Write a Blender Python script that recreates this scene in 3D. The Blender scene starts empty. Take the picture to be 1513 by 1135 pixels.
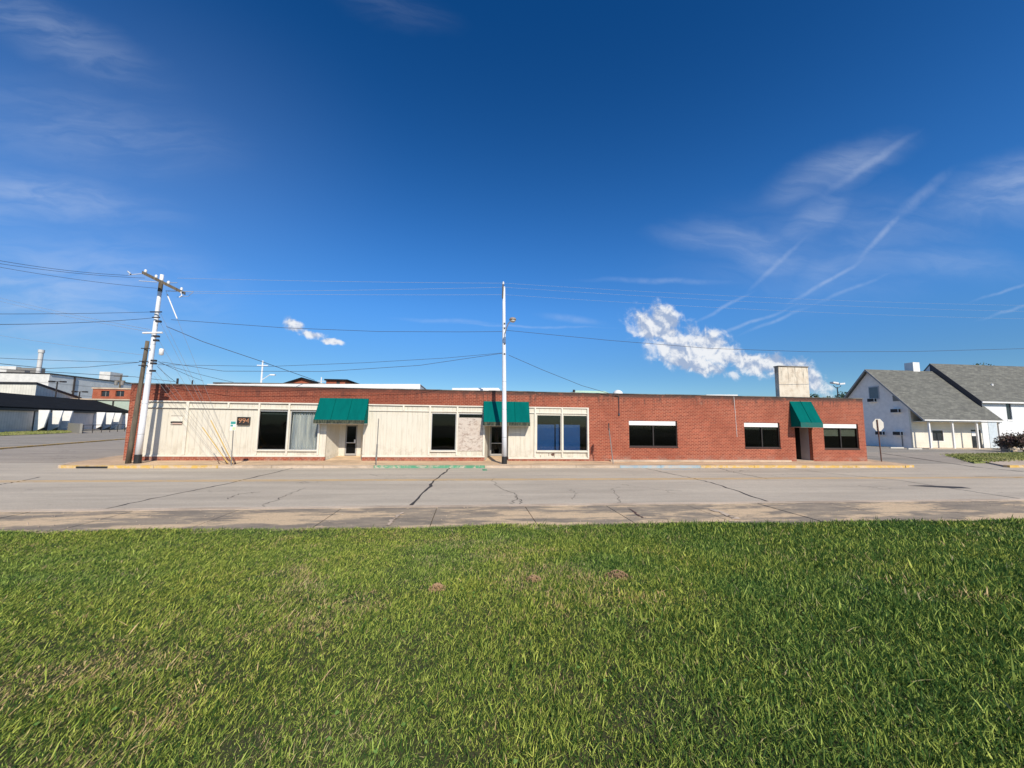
import bpy, math, random
import numpy as np
from mathutils import Vector
random.seed(7); rng = np.random.default_rng(11)
S = bpy.context.scene
C = S.collection
R = math.radians
# ------------------------------------------------------------------ camera model (photo measured at 1513 x 1135)
W, H = 1513, 1135
YAW, PIT, ROL, F = .1088, .1032, .0117, 568.22
EYE = Vector((0, 0, 2.3))
fwd = Vector((math.sin(YAW)*math.cos(PIT), math.cos(YAW)*math.cos(PIT), math.sin(PIT)))
rt0 = Vector((math.cos(YAW), -math.sin(YAW), 0)); up0 = rt0.cross(fwd)
rt = rt0*math.cos(ROL)+up0*math.sin(ROL); up = -rt0*math.sin(ROL)+up0*math.cos(ROL)
def ray(px, py): return fwd+rt*((px-W/2)/F)-up*((py-H/2)/F)
def at(px, py, Y): d = ray(px, py); return EYE+d*(Y/d.y)
def atX(px, py, X): d = ray(px, py); return EYE+d*(X/d.x)
def gr(px, py, z=0.0): d = ray(px, py); return EYE+d*((z-2.3)/d.z)
def atP(px, py, O, n): d = ray(px, py); return EYE+d*((O-EYE).dot(n)/d.dot(n))
D = 24.2
def fx(px, py=640): return at(px, py, D).x
def fz(px, py): return at(px, py, D).z

# ------------------------------------------------------------------ node helpers
class NT:
    def __init__(s, tree): s.t = tree; s.n = tree.nodes; s.l = tree.links
    def node(s, typ, **kw):
        n = s.n.new(typ)
        for k, v in kw.items(): setattr(n, k, v)
        return n
    def put(s, sock, v):
        if v is None: return
        if isinstance(v, bpy.types.NodeSocket): s.l.new(v, sock)
        else:
            try: sock.default_value = v
            except Exception: sock.default_value = (*v, 1) if len(v) == 3 else v[:3]
    def m(s, op, a, b=None, c=None, clamp=False):
        n = s.node('ShaderNodeMath', operation=op, use_clamp=clamp)
        for i, v in enumerate((a, b, c)): s.put(n.inputs[i], v)
        return n.outputs[0]
    def mix(s, f, a, b, bt='MIX'):
        n = s.node('ShaderNodeMix', data_type='RGBA', blend_type=bt)
        s.put(n.inputs[0], f); s.put(n.inputs[6], a if not isinstance(a, tuple) else (*a[:3], 1)); s.put(n.inputs[7], b if not isinstance(b, tuple) else (*b[:3], 1))
        return n.outputs[2]
    def noise(s, vec, scale, detail=3, rough=.5, dist=0):
        n = s.node('ShaderNodeTexNoise'); s.put(n.inputs['Vector'], vec)
        n.inputs['Scale'].default_value = scale; n.inputs['Detail'].default_value = detail
        n.inputs['Roughness'].default_value = rough; n.inputs['Distortion'].default_value = dist
        return n.outputs[0]
    def rng(s, v, a, b, c=0., d=1., smooth=True):
        n = s.node('ShaderNodeMapRange', interpolation_type='SMOOTHSTEP' if smooth else 'LINEAR')
        s.put(n.inputs[0], v)
        for i, q in enumerate((a, b, c, d)): n.inputs[i+1].default_value = q
        return n.outputs[0]
    def scale(s, vec, v3, rot=(0,0,0)):
        n = s.node('ShaderNodeMapping'); s.put(n.inputs[0], vec); n.inputs['Scale'].default_value = v3; n.inputs['Rotation'].default_value = rot
        return n.outputs[0]
    def pos(s): return s.node('ShaderNodeNewGeometry').outputs['Position']
    def sep(s, v): n = s.node('ShaderNodeSeparateXYZ'); s.put(n.inputs[0], v); return n.outputs
    def comb(s, x, y, z):
        n = s.node('ShaderNodeCombineXYZ')
        for i, v in enumerate((x, y, z)): s.put(n.inputs[i], v)
        return n.outputs[0]
    def bump(s, h, strength=.3, dist=.01):
        n = s.node('ShaderNodeBump'); s.put(n.inputs['Height'], h); n.inputs['Strength'].default_value = strength; n.inputs['Distance'].default_value = dist
        return n.outputs[0]
def mat(name, col=(.5,.5,.5), rough=.7, fn=None, metal=0., spec=.5):
    m = bpy.data.materials.new(name); m.use_nodes = True
    t = NT(m.node_tree); b = m.node_tree.nodes['Principled BSDF']
    b.inputs['Roughness'].default_value = rough; b.inputs['Metallic'].default_value = metal; b.inputs['Specular IOR Level'].default_value = spec
    if fn:
        r = fn(t, b)
        if r is not None: t.put(b.inputs['Base Color'], r)
    else:
        # faint wear so that no surface is perfectly even
        p = t.pos(); n1 = t.noise(p, 2.3, 5, .6)
        a = tuple(c*.94 for c in col); bb = tuple(min(1, c*1.05) for c in col)
        t.put(b.inputs['Base Color'], t.mix(t.rng(n1, .3, .7), a, bb))
    return m

def f_brick(a, b2, mortar, stain=True):
    def f(t, b):
        p = t.pos(); x, y, z = t.sep(p)
        v = t.comb(t.m('ADD', x, y), z, 0.)
        n = t.node('ShaderNodeTexBrick'); t.put(n.inputs['Vector'], v)
        n.inputs['Scale'].default_value = 1; n.inputs['Brick Width'].default_value = .25; n.inputs['Row Height'].default_value = .095
        n.inputs['Mortar Size'].default_value = .0135; n.inputs['Mortar Smooth'].default_value = .1; n.inputs['Bias'].default_value = 0.
        t.put(n.inputs['Color1'], (*a, 1)); t.put(n.inputs['Color2'], (*b2, 1)); t.put(n.inputs['Mortar'], (*mortar, 1))
        col = n.outputs[0]
        big = t.noise(v, .5, 4, .6)
        col = t.mix(t.rng(big, .35, .7, 0, .5), col, tuple(c*.6 for c in a))
        col = t.mix(t.rng(t.noise(t.scale(v, (1, 3, 1)), .8, 6, .7), .5, .75, 0, .35), col, tuple(min(1, c*1.5+.03) for c in a))
        if stain:
            # soot and algae runs below the coping
            st = t.noise(t.scale(v, (2.2, .35, 1)), 1.6, 5, .7)
            hm = t.rng(z, 3.3, 4.2)
            sm = t.m('MULTIPLY', t.rng(st, .46, .66), hm)
            edge = t.m('MULTIPLY', t.rng(z, 3.98, 4.22), t.rng(t.noise(v, 2.5, 4, .7), .22, .5))
            col = t.mix(t.m('MULTIPLY', t.m('MAXIMUM', sm, edge), .85), col, (.045, .035, .03))
            lo = t.m('MULTIPLY', t.rng(z, .5, 0.), t.rng(t.noise(v, 1.8, 5, .7), .4, .7))
            col = t.mix(t.m('MULTIPLY', lo, .5), col, (.35, .29, .23))
            ef = t.rng(t.noise(t.scale(v, (1, .5, 1)), .9, 6, .75), .62, .75, 0, .3)
            col = t.mix(ef, col, (.5, .36, .27))
            col = t.mix(t.m('MULTIPLY', t.rng(x, 4., -6.), t.rng(z, 3.2, 3.5, 0, .45)), col, (.16, .03, .012))
        t.put(b.inputs['Normal'], t.bump(t.m('SUBTRACT', 1., n.outputs[1]), .5, .01))
        return col
    return f
M = {}
M['brick'] = mat('brick', fn=f_brick((.34, .076, .036), (.19, .036, .018), (.50, .22, .135)), rough=.9)
M['brick_far'] = mat('brick_far', fn=f_brick((.42, .08, .03), (.30, .055, .02), (.45, .22, .13), False), rough=.9)
def f_siding(t, b, base=(.665, .622, .515)):
    p = t.pos(); x, y, z = t.sep(p)
    xx = t.m('ADD', x, y)
    fr = t.m('FRACT', t.m('MULTIPLY', xx, 1/.305))
    groove = t.m('LESS_THAN', fr, .05)
    st = t.noise(t.comb(t.m('MULTIPLY', xx, 6.), t.m('MULTIPLY', z, .6), y), 1.2, 6, .7)
    c = t.mix(t.rng(st, .45, .75, 0, .55), base, (.44, .385, .28))
    lo = t.m('MULTIPLY', t.rng(z, 1.3, .1), t.rng(t.noise(p, 2.2, 6, .7), .42, .68))
    c = t.mix(t.m('MULTIPLY', lo, .6), c, (.36, .31, .23))
    ch = t.rng(t.noise(p, 7, 4, .8), .66, .72, 0, .6)
    c = t.mix(ch, c, (.42, .36, .28))
    c = t.mix(t.m('MULTIPLY', groove, .28), c, (.25, .21, .15))
    t.put(b.inputs['Normal'], t.bump(t.m('SUBTRACT', 1., groove), .6, .01))
    return c
M['siding'] = mat('painted_siding', fn=f_siding, rough=.65)
def f_trim(t, b):
    p = t.pos()
    c = t.mix(t.rng(t.noise(p, 1.3, 6, .7), .45, .7, 0, .5), (.71, .67, .565), (.54, .49, .40))
    return t.mix(t.rng(t.noise(p, 9, 4, .8), .64, .7, 0, .6), c, (.38, .32, .25))
M['trim'] = mat('cream_trim', fn=f_trim, rough=.6)
M['white'] = mat('white_paint', (.80, .79, .76), .55)
M['darkmetal'] = mat('dark_bronze', (.035, .028, .024), .4)
M['alum'] = mat('aluminium', (.55, .54, .52), .4, metal=.6)
M['black'] = mat('black', (.015, .015, .015), .6)
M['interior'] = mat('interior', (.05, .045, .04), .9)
def glassmat(name, tint, transp):
    m = bpy.data.materials.new(name); m.use_nodes = True; t = NT(m.node_tree); t.n.remove(t.n['Principled BSDF'])
    out = t.n['Material Output']
    tr = t.node('ShaderNodeBsdfTransparent'); t.put(tr.inputs[0], (*tint, 1))
    gl = t.node('ShaderNodeBsdfGlossy'); gl.inputs['Roughness'].default_value = .04
    t.put(gl.inputs[0], (1, 1, 1, 1))
    t.put(gl.inputs['Normal'], t.bump(t.noise(t.pos(), .8, 2), .05, .05))
    mx = t.node('ShaderNodeMixShader'); mx.inputs[0].default_value = transp
    t.l.new(tr.outputs[0], mx.inputs[1]); t.l.new(gl.outputs[0], mx.inputs[2]); t.l.new(mx.outputs[0], out.inputs[0])
    return m
M['glass'] = glassmat('window_glass', (.55, .58, .56), .02)
M['glass_light'] = glassmat('clear_glass', (.88, .9, .9), .03)
M['glass_far'] = mat('glass_far', (.03, .035, .04), .12)
def f_awn(t, b):
    p = t.pos(); x, y, z = t.sep(p)
    n = t.noise(t.scale(p, (2, 1, .5)), 1.5, 5, .6)
    c = t.mix(t.rng(n, .3, .75), (.0, .124, .108), (.0, .098, .088))
    return c
M['awning'] = mat('green_canvas', fn=f_awn, rough=.9, spec=.06)
def f_val(t, b):
    p = t.pos(); x, y, z = t.sep(p)
    n = t.noise(t.comb(t.m('MULTIPLY', x, 14.), t.m('MULTIPLY', z, 2.5), 0.), 1., 5, .7)
    return t.mix(t.rng(n, .42, .66), (.012, .02, .014), (.11, .12, .07))
M['valance'] = mat('soiled_valance', fn=f_val, rough=.85)
def f_ply(t, b):
    p = t.pos()
    n = t.noise(t.scale(p, (1.4, 1, 2.6)), 3.2, 7, .75, .6); n2 = t.noise(p, 1.1, 4, .6)
    c = t.mix(t.rng(n, .47, .62), (.56, .50, .43), (.28, .21, .17))
    return t.mix(t.rng(n2, .4, .7, 0, .6), c, (.55, .47, .40))
M['ply'] = mat('weathered_board', fn=f_ply, rough=.9)
def f_curt(t, b):
    p = t.pos(); x, y, z = t.sep(p)
    n = t.noise(t.comb(t.m('MULTIPLY', x, 6.), t.m('MULTIPLY', z, .4), 0.), 1., 4, .6)
    return t.mix(t.rng(n, .3, .7), (.34, .37, .40), (.66, .65, .60))
M['curtain'] = mat('curtain', fn=f_curt, rough=.8)
M['blue'] = mat('blue_sheet', (.008, .06, .20), .35)
def f_asph(base, dark, tan, crack=True, k=1.):
    def f(t, b):
        p = t.pos(); x, y, z = t.sep(p)
        big = t.noise(t.scale(p, (.12, .9, 1)), 1.1, 5, .65)
        c = t.mix(t.rng(big, .3, .72), base, dark)
        tl = t.noise(t.scale(p, (.2, .5, 1)), .6, 4, .6)
        c = t.mix(t.rng(tl, .5, .8, 0, .55), c, tan)
        # wheel tracks running along the road
        w = t.m('ABSOLUTE', t.m('SINE', t.m('MULTIPLY', y, 1.35)))
        c = t.mix(t.m('MULTIPLY', t.rng(w, .6, 1.), .22*k), c, dark)
        gr_ = t.noise(p, 42, 2, .7); c = t.mix(t.rng(t.noise(t.scale(p, (.6, 2.2, 1)), 5, 5, .8), .42, .7, 0, .45), c, dark)
        c = t.mix(t.rng(gr_, .35, .7, 0, .4), c, tuple(q*.55 for q in dark))
        g2 = t.noise(p, 60, 1, .5); c = t.mix(t.rng(g2, .6, .75, 0, .6), c, (.66, .60, .52))
        if crack:
            v = t.node('ShaderNodeTexVoronoi', feature='DISTANCE_TO_EDGE'); v.inputs['Scale'].default_value = .45
            wp = t.node('ShaderNodeVectorMath', operation='ADD')
            nn = t.node('ShaderNodeTexNoise'); t.put(nn.inputs['Vector'], p); nn.inputs['Scale'].default_value = 1.2; nn.inputs['Detail'].default_value = 4
            t.l.new(p, wp.inputs[0]); t.l.new(nn.outputs[1], wp.inputs[1]); t.l.new(wp.outputs[0], v.inputs['Vector'])
            cm = t.m('MULTIPLY', t.m('LESS_THAN', v.outputs['Distance'], .009), t.rng(t.noise(p, .22, 3), .56, .66, 0, .5))
            c = t.mix(cm, c, (.05, .045, .04))
            sp = t.rng(t.noise(p, .9, 5, .7), .66, .72, 0, .35); c = t.mix(sp, c, (.08, .075, .07))
        t.put(b.inputs['Normal'], t.bump(gr_, .5, .006))
        return c
    return f
M['road'] = mat('old_asphalt', fn=f_asph((.62, .54, .415), (.43, .37, .285), (.66, .56, .41)), rough=.9)
M['side_road'] = mat('side_asphalt', fn=f_asph((.46, .39, .30), (.30, .255, .2), (.56, .46, .33), k=.3), rough=.9)
M['lot'] = mat('lot_asphalt', fn=f_asph((.42, .37, .29), (.23, .205, .165), (.50, .43, .32), k=0.), rough=.9)
def f_conc(base, dark, tan, amt=.5):
    def f(t, b):
        p = t.pos()
        n = t.noise(t.scale(p, (.35, 1.1, 1)), 1.5, 8, .75); n2 = t.noise(t.scale(p, (.4, 1.5, 1), (0, 0, .15)), .9, 9, .74)
        c = t.mix(t.rng(n, .38, .6), base, dark)
        c = t.mix(t.rng(n2, .47, .56, 0, amt), c, tan)
        g = t.noise(p, 30, 3, .7); c = t.mix(t.rng(g, .4, .7, 0, .3), c, tuple(q*.55 for q in dark))
        t.put(b.inputs['Normal'], t.bump(g, .3, .006))
        return c
    return f
M['near_walk'] = mat('dirty_concrete', fn=f_conc((.36, .29, .205), (.235, .195, .145), (.72, .53, .32), .85), rough=.95)
M['far_walk'] = mat('tan_concrete', fn=f_conc((.66, .46, .28), (.45, .32, .20), (.76, .55, .33), .6), rough=.95)
M['kerb'] = mat('kerb_concrete', fn=f_conc((.62, .49, .36), (.42, .33, .24), (.72, .60, .45), .4), rough=.95)
def f_worn(col, under=(.55, .44, .32), lo=.5, hi=.66):
    def f(t, b):
        p = t.pos(); n = t.noise(p, 3.2, 6, .75)
        c = t.mix(t.rng(t.noise(p, .8, 3), .3, .7), col, tuple(q*.8 for q in col))
        return t.mix(t.rng(n, lo, hi), c, under)
    return f
M['yellow'] = mat('worn_yellow', fn=f_worn((.66, .42, .10), (.60, .46, .30), .44, .6), rough=.85)
M['line'] = mat('faded_line', fn=f_worn((.80, .50, .17), (.60, .48, .34), .45, .75), rough=.9)
M['green_paint'] = mat('worn_green', fn=f_worn((.10, .34, .19), (.5, .44, .33), .46, .62), rough=.8)
M['blue_paint'] = mat('worn_blue', fn=f_worn((.34, .46, .52), (.5, .43, .35), .45), rough=.8)
M['tar'] = mat('crack_tar', (.045, .04, .036), .8)
def f_pole(t, b):
    p = t.pos(); x, y, z = t.sep(p)
    n = t.noise(t.scale(p, (4, 4, .5)), 1.5, 5, .7)
    c = t.mix(t.rng(n, .4, .75, 0, .5), (.78, .81, .84), (.52, .53, .54))
    ring = t.m('LESS_THAN', t.m('FRACT', t.m('MULTIPLY', t.m('ADD', z, .1), .62)), .018)
    return t.mix(t.m('MULTIPLY', ring, .55), c, (.2, .2, .2))
M['pole'] = mat('white_pole', fn=f_pole, rough=.45)
def f_wood(t, b):
    p = t.pos(); n = t.noise(t.scale(p, (14, 14, 1.2)), 1.2, 5, .7)
    t.put(b.inputs['Normal'], t.bump(n, .6, .01))
    return t.mix(t.rng(n, .3, .7), (.17, .14, .10), (.075, .062, .045))
M['wood'] = mat('old_wood', fn=f_wood, rough=.95)
M['wire'] = mat('wire_dark', (.05, .05, .06), .6)
M['wire_light'] = mat('wire_pale', (.42, .46, .52), .5, metal=.3)
M['guy'] = mat('galvanised', (.30, .29, .27), .5, metal=.4)
M['guard'] = mat('yellow_guard', (.58, .38, .08), .6)
M['rust'] = mat('rusty_post', (.11, .055, .04), .8)
M['signback'] = mat('sign_back', (.60, .57, .50), .5)
M['postgrey'] = mat('post_grey', (.22, .21, .19), .6)
def f_shingle(a, b2, rowh=.16):
    def f(t, b):
        p = t.pos(); x, y, z = t.sep(p)
        n = t.node('ShaderNodeTexBrick'); t.put(n.inputs['Vector'], t.comb(x, t.m('MULTIPLY', z, 1.), 0.))
        n.inputs['Scale'].default_value = 1; n.inputs['Brick Width'].default_value = .5; n.inputs['Row Height'].default_value = rowh
        n.inputs['Mortar Size'].default_value = .008
        t.put(n.inputs['Color1'], (*a, 1)); t.put(n.inputs['Color2'], (*b2, 1)); t.put(n.inputs['Mortar'], (*[q*.5 for q in b2], 1))
        nn = t.noise(t.scale(p, (.6, .6, 2.2)), 1.6, 5, .7)
        return t.mix(t.rng(nn, .35, .7, 0, .6), n.outputs[0], tuple(q*.6 for q in b2))
    return f
M['shingle'] = mat('grey_shingle', fn=f_shingle((.20, .20, .17), (.13, .13, .115)), rough=.95)
M['shingle_dark'] = mat('dark_shingle', fn=f_shingle((.020, .021, .022), (.013, .014, .015)), rough=.95, spec=.1)
def f_lap(col, step=.2, vert=False):
    def f(t, b):
        p = t.pos(); x, y, z = t.sep(p)
        q = t.m('ADD', x, t.m('MULTIPLY', y, .9)) if vert else z
        fr = t.m('FRACT', t.m('MULTIPLY', q, 1/step)); g = t.m('LESS_THAN', fr, .12)
        c = t.mix(t.rng(t.noise(p, .7, 5, .6), .35, .7), col, tuple(v*.85 for v in col))
        t.put(b.inputs['Normal'], t.bump(fr, .4, .02))
        return t.mix(t.m('MULTIPLY', g, .45), c, tuple(v*.45 for v in col))
    return f
M['lap_cream'] = mat('cream_siding', fn=f_lap((.78, .74, .62)), rough=.7)
M['white_stucco'] = mat('white_stucco', (.72, .74, .74), .9)
M['house_grey'] = mat('pale_grey_block', (.92, .84, .76), .95)
M['corr_beige'] = mat('beige_sheet', fn=f_lap((.74, .72, .62), .55, True), rough=.6)
M['panel_grey'] = mat('grey_panel', fn=f_lap((.62, .56, .52), .3, True), rough=.7)
M['factory_white'] = mat('factory_white', fn=f_lap((.72, .71, .66), 3.2), rough=.7)
M['factory_grey'] = mat('factory_grey', fn=f_lap((.72, .74, .70), 3.2), rough=.7)
M['palegreen'] = mat('pale_green', (.42, .50, .40), .7)
M['steel'] = mat('stack_steel', (.62, .61, .58), .5)
def f_slab(t, b):
    p = t.pos(); x, y, z = t.sep(p)
    s = t.noise(t.comb(t.m('MULTIPLY', x, 5.), t.m('MULTIPLY', z, .7), y), 1.2, 5, .7)
    c = t.mix(t.rng(t.noise(p, 2.5, 5, .7), .4, .7), (.70, .63, .51), (.55, .46, .35))
    m = t.m('MULTIPLY', t.rng(s, .45, .68), t.rng(z, 4.6, 6.35))
    c = t.mix(t.m('MULTIPLY', m, .75), c, (.10, .085, .07))
    m2 = t.rng(t.noise(t.scale(p, (2.5, 1, .8)), 1.5, 5, .7), .6, .75, 0, .35)
    return t.mix(m2, c, (.42, .2, .09))
M['slab'] = mat('stained_render', fn=f_slab, rough=.9)
M['coping'] = mat('coping', fn=f_conc((.16, .14, .12), (.07, .06, .055), (.26, .24, .2), .5), rough=.9)
M['orange'] = mat('numeral_orange', (.48, .22, .11), .6)
M['red'] = mat('faded_red', (.45, .12, .08), .6)
M['lime'] = mat('lime', (.55, .65, .35), .6)
M['teal'] = mat('sign_teal', (.05, .30, .26), .6)
M['bark'] = mat('bark', (.09, .065, .045), .95)
def f_leaf(a, b2):
    def f(t, b):
        p = t.pos()
        b.inputs['Subsurface Weight'].default_value = 0
        return t.mix(t.rng(t.noise(p, 1.3, 4, .7), .35, .65), a, b2)
    return f
M['leaf'] = mat('leaf', fn=f_leaf((.035, .06, .018), (.06, .10, .03)), rough=.7)
M['leaf_purple'] = mat('leaf_purple', fn=f_leaf((.075, .07, .04), (.13, .065, .055)), rough=.7)
def f_lawn(t, b):
    p = t.pos()
    c = t.mix(t.rng(t.noise(p, 6, 5, .75), .35, .65), (.03, .042, .008), (.05, .045, .015))
    return t.mix(t.rng(t.noise(p, .5, 4, .6), .45, .7, 0, .5), c, (.07, .06, .03))
M['soil'] = mat('lawn_soil', fn=f_lawn, rough=1)
def f_farlawn(t, b):
    p = t.pos()
    c = t.mix(t.rng(t.noise(p, 3, 6, .8), .3, .7), (.17, .22, .05), (.30, .30, .10))
    return t.mix(t.rng(t.noise(p, .35, 4, .6), .45, .65, 0, .5), c, (.42, .36, .18))
M['farlawn'] = mat('far_lawn', fn=f_farlawn, rough=1)
M['dirt'] = mat('ant_dirt', fn=f_conc((.36, .22, .12), (.13, .085, .045), (.50, .32, .17), .5), rough=1)
def f_ground(t, b):
    p = t.pos()
    return t.mix(t.rng(t.noise(p, .06, 5, .6), .4, .6), (.07, .10, .03), (.2, .18, .13))
M['ground'] = mat('ground', fn=f_ground, rough=1)
def f_blade(t, b):
    a = t.node('ShaderNodeAttribute', attribute_name='tint').outputs['Color']
    b.inputs['Transmission Weight'].default_value = 0
    tl = t.node('ShaderNodeBsdfTranslucent'); t.l.new(a, tl.inputs[0])
    mx = t.node('ShaderNodeMixShader'); mx.inputs[0].default_value = .16
    out = t.n['Material Output']; t.l.new(b.outputs[0], mx.inputs[1]); t.l.new(tl.outputs[0], mx.inputs[2]); t.l.new(mx.outputs[0], out.inputs[0])
    return a
M['blade'] = mat('grass_blade', fn=f_blade, rough=.65, spec=.15)

# ------------------------------------------------------------------ mesh builder
class MB:
    def __init__(s): s.v = []; s.f = []; s.sm = False
    def add(s, vs, fs):
        o = len(s.v); s.v += [tuple(v) for v in vs]; s.f += [tuple(i+o for i in f) for f in fs]; return s
    def quad(s, *p): return s.add(p, [tuple(range(len(p)))])
    def box(s, x0, x1, y0, y1, z0, z1):
        return s.obox(Vector((x0, y0, z0)), Vector((x1-x0, 0, 0)), Vector((0, y1-y0, 0)), Vector((0, 0, z1-z0)))
    def obox(s, o, a, b, c):
        P = [o, o+a, o+a+b, o+b, o+c, o+a+c, o+a+b+c, o+b+c]
        return s.add(P, [(0,3,2,1), (4,5,6,7), (0,1,5,4), (1,2,6,5), (2,3,7,6), (3,0,4,7)])
    def prism(s, poly, z0, z1):
        n = len(poly); P = [(p[0], p[1], z0) for p in poly]+[(p[0], p[1], z1) for p in poly]
        return s.add(P, [tuple(range(n))[::-1], tuple(range(n, 2*n))]+[(i, (i+1) % n, n+(i+1) % n, n+i) for i in range(n)])
    def extr(s, poly, vec):
        n = len(poly); vec = Vector(vec); P = [Vector(p) for p in poly]; P += [p+vec for p in P]
        return s.add(P, [tuple(range(n))[::-1], tuple(range(n, 2*n))]+[(i, (i+1) % n, n+(i+1) % n, n+i) for i in range(n)])
    def tube(s, pts, r, r1=None, n=8):
        pts = [Vector(p) for p in pts]; m = len(pts); r1 = r if r1 is None else r1; o = len(s.v)
        for i, p in enumerate(pts):
            t = (pts[min(i+1, m-1)]-pts[max(i-1, 0)]).normalized()
            a = t.cross(Vector((0, 0, 1)));
            if a.length < .05: a = t.cross(Vector((0, 1, 0)))
            a.normalize(); b = t.cross(a); rr = r+(r1-r)*i/max(1, m-1)
            for k in range(n):
                th = 2*math.pi*k/n; s.v.append(tuple(p+a*(rr*math.cos(th))+b*(rr*math.sin(th))))
        for i in range(m-1):
            for k in range(n): s.f.append((o+i*n+k, o+i*n+(k+1) % n, o+(i+1)*n+(k+1) % n, o+(i+1)*n+k))
        s.f.append(tuple(o+k for k in range(n))[::-1]); s.f.append(tuple(o+(m-1)*n+k for k in range(n)))
        return s
    def lathe(s, c, prof, n=16, axis='z'):
        o = len(s.v); c = Vector(c)
        for (r, h) in prof:
            for k in range(n):
                th = 2*math.pi*k/n; q = (r*math.cos(th), r*math.sin(th), h)
                s.v.append(tuple(c+Vector(q if axis == 'z' else (q[0], q[2], q[1]))))
        for i in range(len(prof)-1):
            for k in range(n): s.f.append((o+i*n+k, o+i*n+(k+1) % n, o+(i+1)*n+(k+1) % n, o+(i+1)*n+k))
        s.f.append(tuple(o+k for k in range(n))[::-1]); s.f.append(tuple(o+(len(prof)-1)*n+k for k in range(n)))
        return s
    def build(s, name, m, parent=None, smooth=False):
        me = bpy.data.meshes.new(name)
        off = Vector((0, 0, 0))
        if parent is not None:
            q = parent
            while q is not None: off = off+q.location; q = q.parent
        me.from_pydata([(v[0]-off.x, v[1]-off.y, v[2]-off.z) for v in s.v], [], s.f)
        me.materials.append(m)
        import bmesh
        bm = bmesh.new(); bm.from_mesh(me); bmesh.ops.recalc_face_normals(bm, faces=bm.faces); bm.to_mesh(me); bm.free()
        if smooth:
            for p in me.polygons: p.use_smooth = len(p.vertices) == 4
        o = bpy.data.objects.new(name, me); C.objects.link(o)
        if parent is not None: o.parent = parent
        return o
def tag(o, label=None, cat=None, group=None, kind=None):
    if label: o['label'] = label
    if cat: o['category'] = cat
    if group: o['group'] = group
    if kind: o['kind'] = kind
    return o
def empty(name, loc, label, cat, group=None):
    o = bpy.data.objects.new(name, None); C.objects.link(o); o.location = loc; o.empty_display_size = .3
    return tag(o, label, cat, group)
def struct(name, mb, m, parent=None):
    o = mb.build(name, m, parent)
    if parent is None: o['kind'] = 'structure'
    return o
def wall_xz(mb, x0, x1, z0, z1, y0, y1, holes):
    """a wall slab facing -Y with rectangular openings cut clean through it"""
    xs = sorted({x0, x1, *[h[0] for h in holes], *[h[1] for h in holes]}); zs = sorted({z0, z1, *[h[2] for h in holes], *[h[3] for h in holes]})
    xs = [x for x in xs if x0 <= x <= x1]; zs = [z for z in zs if z0 <= z <= z1]
    def solid(i, j):
        if i < 0 or j < 0 or i >= len(xs)-1 or j >= len(zs)-1: return False
        cx, cz = (xs[i]+xs[i+1])/2, (zs[j]+zs[j+1])/2
        return not any(h[0] < cx < h[1] and h[2] < cz < h[3] for h in holes)
    for i in range(len(xs)-1):
        for j in range(len(zs)-1):
            if not solid(i, j): continue
            a, b, c, d = xs[i], xs[i+1], zs[j], zs[j+1]
            mb.quad((a, y0, c), (b, y0, c), (b, y0, d), (a, y0, d)); mb.quad((b, y1, c), (a, y1, c), (a, y1, d), (b, y1, d))
            if not solid(i-1, j): mb.quad((a, y0, c), (a, y0, d), (a, y1, d), (a, y1, c))
            if not solid(i+1, j): mb.quad((b, y0, c), (b, y1, c), (b, y1, d), (b, y0, d))
            if not solid(i, j-1): mb.quad((a, y0, c), (a, y1, c), (b, y1, c), (b, y0, c))
            if not solid(i, j+1): mb.quad((a, y0, d), (b, y0, d), (b, y1, d), (a, y1, d))
    return mb

# ------------------------------------------------------------------ ground, road, walks
struct('ground', MB().quad((-900, -300, -.16), (900, -300, -.16), (900, 1500, -.16), (-900, 1500, -.16)), M['ground'])
ZR = -.13
road = struct('road', MB().quad((-160, 11.1, ZR), (160, 11.1, ZR), (160, 24.0, ZR), (-160, 24.0, ZR)), M['road'])
def strip(px, w, m, name, parent, z=ZR, jit=.05, sub=10, dz=.004):
    pts = [gr(a, b, z) for a, b in px]; P = []
    for i in range(len(pts)-1):
        for k in range(sub):
            q = pts[i].lerp(pts[i+1], k/sub); P.append(q+Vector((random.gauss(0, jit), random.gauss(0, jit), 0)))
    P.append(pts[-1]); mb = MB()
    L, Rr = [], []
    for i, p in enumerate(P):
        t = (P[min(i+1, len(P)-1)]-P[max(0, i-1)]).normalized(); n = Vector((-t.y, t.x, 0)); ww = w*random.uniform(.45, 1.2)/2 if jit else w/2
        L.append(p+n*ww+Vector((0, 0, dz))); Rr.append(p-n*ww+Vector((0, 0, dz)))
    n = len(P)
    mb.add(L+Rr, [(i, i+1, n+i+1, n+i) for i in range(n-1)])
    return mb.build(name, m, parent)
for pts, w in (([(432,692),(340,714),(255,731),(140,755)], .075), ([(665,691),(640,713),(603,751)], .11), ([(727,707),(737,721),(764,732),(757,744),(762,750)], .026),
               ([(765,732),(768,745)], .03), ([(952,692),(1010,704),(1050,713),(1150,746)], .085), ([(1063,692),(1080,697),(1135,708)], .045),
               ([(1160,692),(1240,701),(1330,710),(1420,724),(1513,738)], .06), ([(0,716),(25,712),(58,705)], .07), ([(840,722),(852,729),(846,738)], .015),
               ([(905,722),(915,738),(918,750)], .02), ([(335,738),(352,730),(385,727)], .025), ([(395,745),(420,733),(450,721)], .025), ([(1440,704),(1513,706)], .06), ([(545,700),(560,704),(600,703)], .02)):
    strip(pts, w, M['tar'], 'crack', road, jit=.03 if w > .05 else .05)
tp = MB(); c0 = gr(1392, 720, ZR)
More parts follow.
